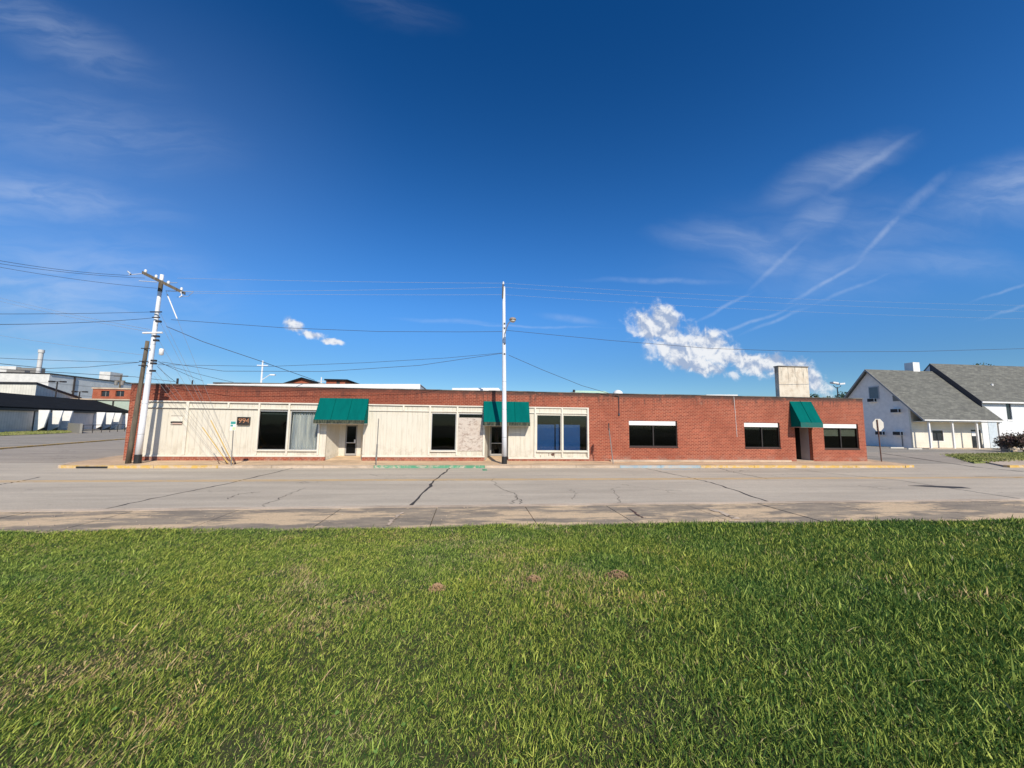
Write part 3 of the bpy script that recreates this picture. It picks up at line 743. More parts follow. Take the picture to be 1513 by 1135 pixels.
def text(body, size, loc, m, parent, name, depth=.004):
    cu = bpy.data.curves.new(name, 'FONT'); cu.body = body; cu.size = size; cu.extrude = depth; cu.align_x = 'CENTER'; cu.align_y = 'CENTER'
    o = bpy.data.objects.new('tmp', cu); C.objects.link(o); bpy.context.view_layer.update()
    me_ = bpy.data.meshes.new_from_object(o.evaluated_get(bpy.context.evaluated_depsgraph_get())); bpy.data.objects.remove(o)
    me_.materials.clear(); me_.materials.append(m)
    q = bpy.data.objects.new(name, me_); C.objects.link(q); q.parent = parent
    off = Vector((0, 0, 0)); pp = parent
    while pp: off += pp.location; pp = pp.parent
    q.location = Vector(loc)-off; q.rotation_euler = (R(90), 0, 0)
    return q
# number box and notice remains
a, b = fx(351.5, 622), fx(369.8, 622); z0, z1 = fz(360, 628), fz(360, 616.2)
nb = MB(); nb.box(a, b, D-.10, YP-.005, z1-.04, z1); nb.box(a, b, D-.10, YP-.005, z0, z0+.06); nb.box(a, a+.04, D-.10, YP-.005, z0+.06, z1-.04); nb.box(b-.04, b, D-.10, YP-.005, z0+.06, z1-.04); nb.box(a+.04, b-.04, D-.03, YP-.005, z0+.06, z1-.04)
nbo = nb.build('number_box', M['darkmetal'], bld); text('994', .42, ((a+b)/2+.01, D-.035, (z0+z1)/2+.01), M['orange'], nbo, 'numerals')
a, b = fx(252.5, 622), fx(270, 622)
nb = MB(); nb.box(a, b, D-.012, YP-.004, fz(261, 622.6), fz(261, 614.6)); nbo = nb.build('notice_board', M['trim'], bld)
MB().box(a, b, D-.022, D-.013, fz(261, 625.0), fz(261, 623.4)).build('board_edge', M['darkmetal'], nbo)
MB().box(a+.1, b-.02, D-.018, D-.012, fz(261, 626.6), fz(261, 625.1)).build('board_edge', mat('faded_pink', (.6, .42, .34), .7), nbo)
MB().box(a, b, D-.02, D-.012, fz(261, 627.5), fz(261, 626.9)).build('board_edge', M['rust'], nbo)
MB().box(a, b, D-.02, D-.012, fz(261, 614.8), fz(261, 614.3)).build('board_edge', M['rust'], nbo)
# broken hole low in the panel
c = Vector((fx(817), D-.02, fz(817, 672))); mb = MB(); mb.prism([(0, 0)]*3, 0, 0); mb = MB()
mb.extr([(c.x-.14, D+.022, c.z+.03), (c.x-.05, D+.022, c.z-.08), (c.x+.07, D+.022, c.z-.06), (c.x+.13, D+.022, c.z+.05), (c.x+.02, D+.022, c.z+.1)], (0, .006, 0)); mb.build('hole', M['rust'], bld)
for px, a, b in ((790.5, .2, .5), (799, .12, .35), (811, .3, .48), (819, .15, .4), (830, .25, .45), (866, .3, .45)): MB().box(fx(px)-.012, fx(px)+.012, D+.02, D+.028, a, b).build('peeled_paint', M['rust'], bld)
# conduit, downspout, wall dirt
x = fx(1087, 630); mb = MB(); mb.tube([(x-.05, D-.02, 4.3), (x+.0, D-.02, 3.2)], .014); mb.tube([(x, D-.02, 3.2), (x+.05, D-.02, 1.6)], .010); mb.build('conduit', M['white'], bld)
x = fx(914, 590); mb = MB(); mb.tube([(x-.25, D-.03, 4.2), (x, D-.03, 4.15), (x, D-.03, 3.0)], .025); mb.box(x-.05, x+.05, D-.07, D-.004, 2.92, 3.05); mb.build('service_conduit', M['wire'], bld)
mb = MB()
for px, py in ((1361-150, 600), (1166, 610)): pass
# raised roofs and rooftop things
def roofbox(px0, px1, pyt, pyb, Y, name, m, depth=6.):
    a = at(px0, pyt, Y); b = at(px1, pyt, Y); z0 = 3.86
    return MB().extr([(a.x, Y, z0), (b.x, Y, z0), (b.x, Y, b.z), (a.x, Y, a.z)], (0, depth, 0)).build(name, m, bld)
rb = roofbox(306, 621, 567.5, 572, D+2.5, 'raised_roof', M['white'])
a = at(313, 566, D+2.5); b = at(621, 569.5, D+2.5); MB().extr([(a.x, D+2.6, a.z-.03), (b.x, D+2.6, b.z-.03), (b.x, D+2.6, b.z+.06), (a.x, D+2.6, a.z+.06)], (0, 5.8, 0)).build('roof_sheet', M['coping'], rb)
rb = roofbox(668, 737, 573.4, 577, D+3, 'raised_roof', M['white'], 4); roofbox(700, 739, 574.8, 577, D+2.6, 'raised_roof', M['white'], .38)
roofbox(1043, 1090, 583.2, 585, D+2, 'raised_roof', M['white'], 3)
a = at(913, 583, D+4); MB().lathe((a.x, a.y, 3.86), [(.42, 0), (.42, a.z-3.86-.2), (.40, a.z-3.86), (.32, a.z-3.86+.2), (.18, a.z-3.86+.31), (.03, a.z-3.86+.35)], 20).build('roof_vent', M['white'], bld, True)
a = at(262, 566, D+3); MB().tube([(a.x, a.y, 3.8), (a.x, a.y, a.z+.3)], .06).build('vent_pipe', M['darkmetal'], bld); MB().tube([(a.x+.9, a.y, 3.8), (a.x+.9, a.y, a.z+.2)], .04).build('vent_pipe', M['darkmetal'], bld)
a = at(848, 576, D+1.5); MB().tube([(a.x, a.y, 3.8), (a.x, a.y, a.z)], .08).build('vent_pipe', M['darkmetal'], bld)
a = at(1149.6, 541.8, D+.5); b = at(1193.5, 541.8, D+.5)
sl = MB().box(a.x, b.x, D+.5, D+.85, 3.86, a.z); so = sl.build('rooftop_slab', M['slab'], bld)
MB().box(a.x-.03, b.x+.03, D+.46, D+.89, a.z, a.z+.07).build('slab_cap', M['coping'], so)

# ------------------------------------------------------------------ poles
def cyl_pole(name, root, base, top, r0, r1, m, n=16):
    return MB().tube([base.lerp(top, i/6) for i in range(7)], r0, r1, n).build(name, m, root, True)
# left power pole (white sleeve)
pb = gr(203, 684.8, 0.0); ptop = at(239.5, 406, pb.y+.1)
P1 = empty('power_pole', pb, 'tall white power pole with crossarm leaning at the left building corner', 'utility pole', 'white poles along the pavement')
cyl_pole('pole_shaft', P1, pb+Vector((0, 0, .45)), ptop, .15, .085, M['pole']); 
MB().tube([pb, pb+Vector((0, 0, .46))], .165, .16, 16).build('pole_boot', M['black'], P1)
# dark strip where the sleeve is open near the top
a = at(236, 432, pb.y-.09); b = at(238, 422, pb.y-.09)
MB().tube([pb.lerp(ptop, .905), pb.lerp(ptop, .955)], .103, .10, 12).build('exposed_wood', M['wood'], P1)
ca_ = at(213, 404, pb.y-.9); cb_ = at(269.5, 432, pb.y-.1); cm = (ca_+cb_)/2
# crossarm pair
arm = (cb_-ca_)
for dy in (-.14, .14):
    MB().obox(ca_+Vector((0, dy, -.08)), arm, Vector((0, .1, 0)), Vector((0, 0, .16))).build('crossarm', M['wood'], P1)
for u in (.03, .3, .45, .62, .97):
    c = ca_.lerp(cb_, u); MB().lathe(c+Vector((0, 0, .06)), [(.04, 0), (.07, .05), (.045, .08), (.075, .12), (.035, .18)], 10).build('insulator', M['white'], P1, True)
c = ca_.lerp(cb_, .97); MB().tube([c+Vector((.05, -.1, -.05)), c+Vector((.12, -.1, -.25)), c+Vector((0, -.1, -.35))], .05, .03).build('insulator', M['white'], P1)
mb = MB(); w0 = at(190, 406.5, pb.y-1.2); mb.tube([w0, ca_], .02); 
mb.tube([at(189, 401, pb.y-1.2), at(193, 405, pb.y-1.2)], .04); mb.build('bracket_wire', M['wire_light'], P1)
mb = MB(); mb.tube([at(205, 415, pb.y-.5), at(232, 417, pb.y-.1)], .02); mb.tube([at(243, 418, pb.y-.2), at(262, 418, pb.y-.2)], .02); mb.tube([at(245, 430, pb.y-.2), at(286, 431, pb.y-.2)], .02); mb.tube([at(262, 439, pb.y), at(278, 438, pb.y), at(286, 431, pb.y)], .012); mb.build('jumper_wire', M['wire_light'], P1)
for py, w in ((461, 8), (469, 5)):
    a = at(230-w, py, pb.y-.15); b = at(231+w, py, pb.y-.15); MB().tube([a, b], .035).build('bracket', M['darkmetal'], P1)
a = at(211, 492, pb.y-.2); b = at(240, 491.5, pb.y-.2); MB().tube([a, b], .05).build('bracket', M['white'], P1)
for py in (475, 497, 503, 533, 537, 548):
    a = at(232-(py-475)*.12, py, pb.y-.12); MB().box(a.x-.05, a.x+.2, a.y-.06, a.y+.06, a.z-.05, a.z+.05).build('bolt_plate', M['darkmetal'], P1)
a = at(232, 525, pb.y); b = at(232, 515, pb.y); MB().lathe((a.x+.2, a.y, a.z), [(.03, 0), (.1, .03), (.11, b.z-a.z-.06), (.07, b.z-a.z)], 12).build('transformer', M['white'], P1, True)
# old wooden pole beside it
wb = gr(189.3, 684.9, 0); wt = at(218, 504, wb.y+.05)
P2 = empty('wooden_pole', wb, 'short weathered brown wooden pole leaning beside the tall white power pole', 'utility pole')
cyl_pole('pole_shaft', P2, wb, wt, .125, .085, M['wood'])
for py in (515, 534, 540): a = at(217-(py-504)*.155, py, wb.y-.1); MB().tube([a+Vector((-.22, 0, 0)), a+Vector((.22, 0, 0))], .025).build('bracket', M['darkmetal'], P2)
# centre pole with street lamp
cb0 = gr(745.2, 685.8, 0); ct = at(744.4, 424, cb0.y)
P3 = empty('lamp_pole', cb0, 'white pole with black base and curved street lamp before the middle awning', 'street lamp', 'white poles along the pavement')
cyl_pole('pole_shaft', P3, cb0+Vector((0, 0, .42)), ct, .145, .085, M['pole']); MB().tube([cb0, cb0+Vector((0, 0, .43))], .155, .155, 16).build('pole_boot', M['black'], P3)
MB().tube([cb0+Vector((0, 0, -.02)), cb0+Vector((0, 0, .012))], .32, .3, 14).build('base_patch', M['kerb'], P3)
a = at(742.8, 441, cb0.y-.1); b = at(743.5, 421, cb0.y-.1); MB().obox(a+Vector((-.05, -.08, 0)), Vector((.08, 0, 0)), Vector((0, .08, 0)), b-a).build('top_bracket', M['wood'], P3)
MB().lathe(at(743.7, 421, cb0.y-.1), [(.03, 0), (.07, .05), (.04, .1), (.06, .15), (.02, .2)], 8).build('insulator', M['white'], P3)
for py in (478, 485, 508, 523): a = at(745.5, py, cb0.y-.11); MB().box(a.x-.04, a.x+.04, a.y-.03, a.y+.03, a.z-.04, a.z+.04).build('bolt_plate', M['darkmetal'], P3)
arc = [at(745.5, 495, cb0.y), at(748, 486, cb0.y-.3), at(751, 478, cb0.y-.7), at(755, 474, cb0.y-1.1)]
MB().tube(arc, .03).build('lamp_arm', M['steel'], P3)
h = at(757.5, 472.5, cb0.y-1.25)
lh = MB().lathe(h, [(.06, .13), (.15, .1), (.2, .02), (.19, -.03)], 14).build('lamp_head', mat('lamp_housing', (.30, .24, .19), .5), P3, True)
MB().lathe(h, [(.17, -.031), (.15, -.10), (.08, -.15), (.02, -.16)], 14).build('lens', mat('lamp_lens', (.55, .5, .42), .2), lh, True)

def wire(pts, r, m, label, group=None, sag=0., name='power_line', n=18):
    a, b = Vector(pts[0]), Vector(pts[-1]); P = []
    if len(pts) == 2:
        for i in range(n+1):
            u = i/n; p = a.lerp(b, u); p.z -= sag*4*u*(1-u); P.append(p)
    else: P = pts
    return tag(MB().tube(P, r*.75, n=5).build(name, m), label, 'power line', group)
y1 = pb.y
# incoming wires on the left
g_ = 'wires coming in from the left'
for i, (p, q, lab) in enumerate((((-5, 384.5), (190, 407), 'topmost of the overhead wires entering at the left edge'), ((-5, 389), (214, 411), 'second overhead wire from the top at the left edge'), ((-5, 394), (232, 426), 'third overhead wire from the top at the left edge'))):
    wire([at(p[0], p[1], y1-6+i), at(q[0], q[1], y1-1.0)], .012, M['wire'], lab, g_, .1)
for (p, q, lab) in (((-5, 439), (222, 487), 'upper of two faint wires sloping down towards the white power pole'), ((-5, 444), (218, 490), 'lower of two faint wires sloping down towards the white power pole')):
    wire([at(p[0], p[1], y1+14), at(q[0], q[1], y1)], .014, M['wire_light'], lab, g_, .1)
wire([at(-5, 464, y1-5), at(224, 461, y1)], .013, M['wire'], 'level dark wire meeting the white power pole at its upper bracket', g_, .03)
wire([at(-5, 479.5, y1-5), at(224, 470, y1)], .016, M['wire'], 'dark wire rising to the white power pole below its upper bracket', g_, .08)
wire([at(-5, 495, y1+8), at(215, 525, wb.y+.2)], .012, M['wire_light'], 'faint wire reaching the old wooden pole near its top', g_, .05)
wire([at(-5, 529, y1-4), at(205, 535.5, wb.y)], .013, M['wire'], 'thin wire crossing in front of the steel chimney stack', g_, .03)
wire([at(-5, 537, y1-4), at(70, 544.5, y1-2), at(130, 542.5, y1-1), at(206, 535.5, wb.y)], .016, M['wire'], 'drooping wire behind the old wooden pole over the factory roof', g_)
wire([at(-5, 545, y1-4), at(200, 557, wb.y), at(258, 564, y1+1)], .016, M['wire'], 'lowest dark cable passing behind both left poles to the roof', g_)
# spans between the poles and to the right
g2_ = 'pale spans between the two white poles'
for (p, q, lab) in (((262, 411), (744, 418.5), 'topmost pale span between the two white poles'), ((286, 431), (743, 424.5), 'middle pale span between the two white poles'), ((270, 433), (743, 435.5), 'lowest pale span between the two white poles')):
    wire([at(p[0], p[1], y1-.2), at(q[0], q[1], cb0.y-.1)], .009, M['wire_light'], lab, g2_, .05)
for (p, lab, q) in ((418.5, 'topmost pale wire running right from the lamp pole', (1560, 452)), (424.5, 'middle pale wire running right from the lamp pole', (1560, 461)), (435.5, 'lowest pale wire running right from the lamp pole', (1560, 472))):
    wire([at(745, p, cb0.y-.1), at(q[0], q[1], cb0.y+1)], .0065, M['wire_light'], lab, 'pale spans right of the lamp pole', .25)
wire([at(253, 472.5, y1), at(420, 484.5, y1), at(560, 490, y1), at(680, 490.5, cb0.y), at(744, 490, cb0.y)], .016, M['wire'], 'dark span hanging between the white poles at lamp height')
wire([at(746, 488, cb0.y), at(900, 503, cb0.y), at(1050, 515, cb0.y), at(1200, 520, cb0.y), at(1350, 519.5, cb0.y), at(1560, 514, cb0.y)], .016, M['wire'], 'long dark span sagging right from the lamp pole past the cumulus cloud')
wire([at(246, 482.5, y1), at(300, 505, y1+.6), at(380, 532, y1+1.4), at(465, 562, D+2.6)], .022, M['wire'], 'thick dark service cable dropping from the white power pole to the roof')
wire([at(239, 535, y1), at(330, 548.5, y1), at(480, 549, y1), at(620, 540, cb0.y), at(743, 522, cb0.y)], .016, M['wire'], 'lower of two drooping cables ending at the lamp pole middle')
wire([at(233, 539, y1), at(400, 541.5, y1), at(540, 536, y1), at(660, 529, cb0.y), at(743, 521.5, cb0.y)], .014, M['wire'], 'upper of two drooping cables ending at the lamp pole middle')
wire([at(752, 525, cb0.y), at(800, 546, cb0.y+.5), at(860, 570, D-.4), at(914, 585.5, D-.05)], .018, M['wire'], 'service cable dropping from the lamp pole to the brick wall')
for i, (a_, b_, lab) in enumerate((((234, 534), (300, 563), 'upper of three cables fanning from the left pole to the roof'), ((234, 536), (345, 565), 'middle of three cables fanning from the left pole to the roof'), ((232, 541), (262, 566), 'short steep cable fanning from the left pole to the roof'))):
    wire([at(a_[0], a_[1], y1), at(b_[0], b_[1], D+1)], .014, M['wire'], lab, 'cables fanning from the left pole to the roof', .05)
# guy wires with yellow guards, anchored near the parking sign
gy = gr(337, 686, 0)
tops = [((245, 430), .0, 0, 'pale guy wire from the pole head, insulated near its top'), ((236, 461), .04, 0, 'guy wire from the upper bracket of the white pole'), ((236, 475), -.15, 1, 'guy wire with a yellow guard nearest the parking sign'),
        ((233, 500), -.3, 0, 'guy wire from the middle of the white pole'), ((232, 537), -.45, 1, 'guy wire with a thick yellow guard left of the parking sign'), ((229, 548), -.6, 0, 'guy wire rising steeply to the pole below the transformer'), ((228, 556), -1.1, 0, 'lowest guy wire, ending well left of the others')]
for (tp_, dx_, guard, lab) in tops:
    T_ = at(tp_[0], tp_[1], y1); A_ = gy+Vector((dx_*.7+.35, random.uniform(-.1, .1), 0))
    o = empty('guy_wire', A_, lab, 'guy wire', 'guy wires of the left power pole')
    MB().tube([A_, T_], .006, n=5).build('cable', M['guy'], o)
    if tp_[1] == 430: MB().tube([T_.lerp(A_, .02), T_.lerp(A_, .165)], .03, n=8).build('insulator_rod', M['white'], o)
    if guard: MB().tube([A_.lerp(T_, .01), A_.lerp(T_, .36 if dx_ < -.3 else .30)], .022, n=8).build('guard', M['guard'], o)
    MB().tube([A_+Vector((0, 0, -.03)), A_.lerp(T_, .035)], .02, n=6).build('anchor_rod', M['rust'], o)

# ------------------------------------------------------------------ sign posts
def signpost(b, tpx, name, label, cat, r=.025, mpost='postgrey', dy=0):
    o = empty(name, b, label, cat); t_ = at(tpx[0], tpx[1], b.y+dy); MB().tube([b, t_], r, n=8).build('post', M[mpost], o); return o, t_
b = gr(341.5, 688, 0); o, t_ = signpost(b, (345.5, 624), 'parking_sign', 'small green and white parking sign on a grey post beside the guy wires', 'sign')
pl = MB().box(t_.x-.14, t_.x+.14, b.y-.045, b.y-.03, t_.z-.42, t_.z+.06).build('sign_plate', M['white'], o)
MB().box(t_.x-.12, t_.x+.12, b.y-.05, b.y-.046, t_.z-.1, t_.z+.04).build('sign_band', M['teal'], pl)
MB().box(t_.x-.12, t_.x+.0, b.y-.05, b.y-.046, t_.z-.22, t_.z-.13).build('sign_band', M['teal'], pl)
MB().box(t_.x-.02, t_.x+.12, b.y-.05, b.y-.046, t_.z-.4, t_.z-.25).build('sign_band', M['lime'], pl)
b = gr(555.5, 687.5, 0); o, t_ = signpost(b, (559.5, 619), 'parking_sign', 'thin grey post with its small sign seen edge on, right of the left awning', 'sign')
MB().obox(Vector((t_.x+.03, b.y-.2, t_.z-.4)), Vector((-.067, .292, 0)), Vector((.018, .004, 0)), Vector((0, 0, .42))).build('sign_plate', M['postgrey'], o)
MB().tube([b+Vector((0, 0, .3)), b.lerp(t_, .45)], .045, n=8).build('post_sleeve', M['postgrey'], o)
b = Vector((at(906, 685, 22.4).x, 22.4, 0)); o, t_ = signpost(b, (899, 626), 'parking_sign', 'leaning pale post with dark sign seen edge on before the brick wall', 'sign', .028, 'guy')
MB().obox(Vector((t_.x-.07, b.y-.14, t_.z-.42)), Vector((.10, .27, 0)), Vector((.05, -.02, 0)), Vector((.02, 0, .46))).build('sign_plate', M['darkmetal'], o)
b = gr(1302.5, 682, 0); o, t_ = signpost(b, (1296, 620), 'stop_sign', 'back of an octagonal stop sign on a leaning rusty post', 'sign', .035, 'rust')
c = at(1297.5, 628, b.y+.06); oc = [(c.x+.46*math.cos(R(22.5+45*k)), b.y+.05, c.z+.46*math.sin(R(22.5+45*k))) for k in range(8)]
MB().extr(oc, (0, .012, 0)).build('sign_plate', M['signback'], o)
# ------------------------------------------------------------------ trees
def tree(px, pyt, pyb_, Y, w, label, seed, name='tree', mleaf='leaf', N=2600, leaf=.22, trunk=True):
    rs = random.Random(seed); t_ = at(px, pyt, Y); bz = 0.; root = empty(name, (t_.x, t_.y, 0), label, name.replace('_', ' '))
    hgt = t_.z; lob = []
    for k in range(9): lob.append((Vector((t_.x+rs.uniform(-.42, .42)*w, Y+rs.uniform(-.4, .4)*w, hgt*rs.uniform(.55, .86))), w*rs.uniform(.16, .3)))
    mb = MB()
    for k in range(N):
        c, r = rs.choice(lob); th = rs.uniform(0, 6.28); cp = rs.uniform(-1, 1); sp = math.sqrt(1-cp*cp); rr_ = r*rs.uniform(.55, 1.08)
        p = c+Vector((sp*math.cos(th), sp*math.sin(th), cp*.8))*rr_
        a = Vector((rs.uniform(-1, 1), rs.uniform(-1, 1), rs.uniform(-1, 1))).normalized()*leaf*rs.uniform(.6, 1.3); b_ = a.cross(Vector((rs.uniform(-1, 1), rs.uniform(-1, 1), rs.uniform(-1, 1)))).normalized()*leaf*.6
        mb.quad(p-a, p+b_, p+a, p-b_)
    mb.build('crown', M[mleaf], root)
    if trunk:
        tb = MB().tube([(t_.x, Y, -.1), (t_.x+.1, Y, hgt*.35), (t_.x, Y, hgt*.7)], w*.045, w*.015, 8)
        for c, r in lob[:6]: tb.tube([(t_.x+.05, Y, hgt*.4), tuple(c)], w*.018, w*.006, 6)
        tb.build('trunk', M['bark'], root)
    return root
tree(1199, 577, 590, 75, 5.5, 'dark tree crown right behind the tall concrete roof slab', 1)
tree(1222, 580, 590, 82, 6, 'dark tree crown left of the floodlight pole over the roof', 2)
tree(1244, 578, 590, 84, 7, 'dark tree crown directly behind the floodlight pole', 3)
tree(1259, 581, 590, 80, 5, 'dark tree crown touching the grey gabled house roof', 4)
tree(1444, 531, 540, 78, 7, 'tree tip showing above the ridge of the right grey roof', 5)
tree(592, 569, 575, 160, 9, 'low distant tree crown behind the long white raised roof', 6, leaf=.3)
# dark red shrub at the right edge
def shrub(px, pyt, pyb_, r, label, seed):
    g0 = gr(px, pyb_, -.05); t_ = at(px, pyt, g0.y); rs = random.Random(seed); root = empty('shrub', g0, label, 'shrub'); mb = MB(); h_ = t_.z+.05
    for k in range(2600):
        th = rs.uniform(0, 6.28); cp = rs.uniform(-.6, 1); sp = math.sqrt(1-cp*cp); q = rs.uniform(.55, 1.05)*(1+.22*math.sin(3*th+seed)+.15*math.sin(7*th+cp*5))
        p = g0+Vector((sp*math.cos(th)*r*q, sp*math.sin(th)*r*q, h_*.45+cp*h_*.5*q))
        a = Vector((rs.uniform(-1, 1), rs.uniform(-1, 1), rs.uniform(-1, 1))).normalized()*.1; b_ = a.cross(Vector((rs.uniform(-1, 1), 1, rs.uniform(-1, 1)))).normalized()*.06
        mb.quad(p-a, p+b_, p+a, p-b_)
    mb.build('foliage', M['leaf_purple'], root); tb = MB()
    for k in range(6): tb.tube([g0, g0+Vector((rs.uniform(-r, r)*.7, rs.uniform(-r, r)*.7, h_*.7))], .03, .01, 5)
    tb.build('stem', M['bark'], root)
shrub(1499, 644, 664, 1.25, 'lower dark shrub against the white wall near the right edge', 3); shrub(1514, 638, 668, 1.5, 'taller reddish shrub cut by the right edge of the photo', 8)

# ------------------------------------------------------------------ grey gabled house on the right
HX, HY = 54.9, 42.55
ZG = -.11
yr, zr = 47.2, 10.4; ye, ze = 40.84, 3.42
slope = (zr-ze)/(yr-ye)
hs = empty('gabled_house', (HX, HY, ZG), 'pale house with steep grey shingle roof and porch, nearest on the right', 'house')
HX1 = 65.1
ybk = 2*yr-HY
zc = ze+slope*(HY-ye)-.25
MB().extr([(HX, HY, ZG), (HX, ybk, ZG), (HX, ybk, zc), (HX, yr, zr-.28), (HX, HY, zc)], (.25, 0, 0)).build('gable_wall', M['house_grey'], hs)
wx = at(1377, 640, HY).x, at(1393, 640, HY).x; dxx = at(1434.5, 640, HY).x, at(1449, 640, HY).x
wz = at(1385, 651.5, HY).z, at(1385, 636, HY).z
xal = at(1450.5, 640, HY).x+.1
mb = wall_xz(MB(), HX-.006, xal, ZG, zc, HY-.02, HY+.2, [(wx[0], wx[1], wz[0], wz[1]), (dxx[0], dxx[1], ZG, at(1440, 635, HY).z)])
mb.build('front_wall', M['lap_cream'], hs); MB().box(HX+.25, HX1, ybk-.2, ybk, ZG, zc).build('back_wall', M['lap_cream'], hs)
rf = MB(); th = Vector((0, 0, -.16))
A0 = Vector((HX-.45, ye, ze)); A1 = Vector((at(1483, 621, ye).x, ye, ze)); R0 = Vector((HX-.45, yr, zr)); 
ym = 42.6; zm_ = ze+slope*(ym-ye); B1 = Vector((A1.x, ym, zm_)); R1 = Vector((HX1, yr, zr)); B2 = Vector((HX1, ym, zm_))
rf.extr([A0, A1, B1, B2, R1, R0], th)
K0 = Vector((HX-.45, 2*yr-ye, ze)); K1 = Vector((HX1, 2*yr-ye, ze)); rf.extr([R0, R1, K1, K0], th)
ro = rf.build('roof', M['shingle'], hs)
# fascia boards on the gable edge and gutter
fa_ = MB(); n_ = Vector((-.05, 0, 0))
for p, q in ((A0, R0), (K0, R0)): fa_.extr([p+Vector((0, 0, .02)), q+Vector((0, 0, .02)), q+Vector((0, 0, -.26)), p+Vector((0, 0, -.26))], n_)
fa_.build('fascia', mat('fascia_grey', (.30, .29, .28), .7), ro)
MB().obox(A0+Vector((0, -.1, -.16)), A1-A0, Vector((0, .1, 0)), Vector((0, 0, .14))).build('gutter', M['white'], ro)
MB().box(HX+.25, A1.x-.2, ye+.05, HY-.01, ze-.28, ze-.2).build('porch_ceiling', M['lap_cream'], hs)
for px in (1373.5, 1408, 1444, 1476.5):
    x = at(px, 640, ye+.35).x; MB().box(x-.09, x+.09, ye+.27, ye+.43, ZG, ze-.28).build('porch_post', M['white'], hs)
MB().box(HX, HX1+6, ye+.05, HY, ZG, ZG+.06).build('porch_floor', M['kerb'], hs)
fr = MB(); fr.box(wx[0]-.08, wx[1]+.08, HY-.03, HY, wz[1], wz[1]+.08); fr.box(wx[0]-.08, wx[1]+.08, HY-.03, HY, wz[0]-.08, wz[0]); fr.box(wx[0]-.08, wx[0], HY-.03, HY, wz[0], wz[1]); fr.box(wx[1], wx[1]+.08, HY-.03, HY, wz[0], wz[1])
wo = fr.build('window', M['white'], hs); MB().box(wx[0], wx[1], HY+.06, HY+.08, wz[0], wz[1]).build('pane', M['glass_far'], wo)
dm = MB().box(dxx[0], dxx[1], HY+.05, HY+.1, ZG, at(1440, 635, HY).z).build('door', M['glass_far'], hs)
MB().box(dxx[0]+.15, dxx[0]+.75, HY+.03, HY+.045, 1.45, 2.0).build('door_notice', M['white'], dm)
MB().box(xal, HX1+.1, HY+1.6, HY+1.8, ZG, zc+1).build('alcove_wall', M['house_grey'], hs)
# gable openings and air conditioners
def gbox(px, py, w, h, t0, t1, name, m, par):
    c = atX(px, py, HX); return MB().box(HX-t1, HX-t0, c.y-w/2, c.y+w/2, c.z-h/2, c.z+h/2).build(name, m, par)
wd_ = gbox(1291.5, 580.5, 1.35, 1.75, .004, .06, 'window', mat('frame_grey', (.45, .46, .48), .6), hs); gbox(1291.5, 580.5, 1.15, 1.5, .062, .07, 'pane', mat('sky_pane', (.10, .13, .16), .08), wd_)
gbox(1324, 588.5, .75, .75, .004, .05, 'vent', M['postgrey'], hs)
for px, py in ((1290.5, 591.5), (1325.5, 607), (1302.5, 640), (1329, 640.5)):
    a = gbox(px, py, .95, .5, .004, .45, 'air_conditioner', M['white'], hs)
    gbox(px+.0, py, .85, .42, .452, .46, 'grille', M['black'], a); 
    c = atX(px, py, HX); MB().box(HX-.4, HX-.1, c.y-.48, c.y-.476, c.z-.2, c.z+.2).build('grille', M['black'], a)
c = atX(1334, 655, HX); MB().tube([(HX-.05, c.y, 0), (HX-.05, c.y, 1.9)], .05).build('downpipe', M['postgrey'], hs)
a = atX(1344, 546, 59.0); c = Vector((at(1346, 540, yr).x, yr, zr)); ch = MB().box(c.x+.2, c.x+1.25, yr-.1, yr+1.0, zr-.8, zr+1.2).build('chimney', M['white'], ro)
# second white building with the larger roof
rg = Vector((60.7, 0, 0)); ra = atX(1373.5, 537.2, 65.2); re = atX(1450.5, 593, 65.2)
b2 = empty('white_hall', (65.2, re.y, ZG), 'large white rendered building with the higher grey roof at the right edge', 'building')
XE = 110.
r2m = MB(); th = Vector((0, 0, -.2))
r2m.extr([(65.2, re.y, re.z), (XE, re.y, re.z), (XE, ra.y, ra.z), (65.2, ra.y, ra.z)], th)
yk = 2*ra.y-re.y; r2m.extr([(65.2, ra.y, ra.z), (XE, ra.y, ra.z), (XE, yk, re.z), (65.2, yk, re.z)], th)
r2o = r2m.build('roof', M['shingle'], b2)
f2 = MB(); f2.extr([(65.2, re.y, re.z+.02), (65.2, ra.y, ra.z+.02), (65.2, ra.y, ra.z-1.2), (65.2, re.y, re.z-1.0)], (-.05, 0, 0)); f2.build('fascia', mat('dark_fascia', (.05, .05, .06), .6), r2o)
MB().box(65.2, XE, re.y-.08, re.y-.001, re.z-.2, re.z-.02).build('gutter', M['white'], r2o)
a = at(1466, 571, re.y+2.2); MB().tube([(a.x, a.y, a.z-.5), (a.x, a.y, a.z+.35)], .13).build('vent_pipe', M['white'], r2o)
yf = re.y+.45; n0 = at(1487, 606, yf).x, at(1494.5, 606, yf).x; nz = at(1490, 620, yf).z, at(1490, 592.5, yf).z
x0w = 65.35
mb = wall_xz(MB(), x0w, XE, ZG, re.z-.05, yf, yf+.25, [(n0[0], n0[1], nz[0], nz[1])]); mb.build('front_wall', M['white_stucco'], b2)
MB().extr([(x0w, yf, ZG), (x0w, yk-.4, ZG), (x0w, yk-.4, re.z), (x0w, ra.y, ra.z-.3), (x0w, yf, re.z)], (-.2, 0, 0)).build('side_wall', M['white_stucco'], b2)
w2 = MB().box(n0[0], n0[1], yf+.1, yf+.13, nz[0], nz[1]).build('window', M['glass_far'], b2); MB().box(n0[0]-.1, n0[1]+.1, yf-.06, yf, nz[0]-.18, nz[0]).build('sill', M['white'], w2)
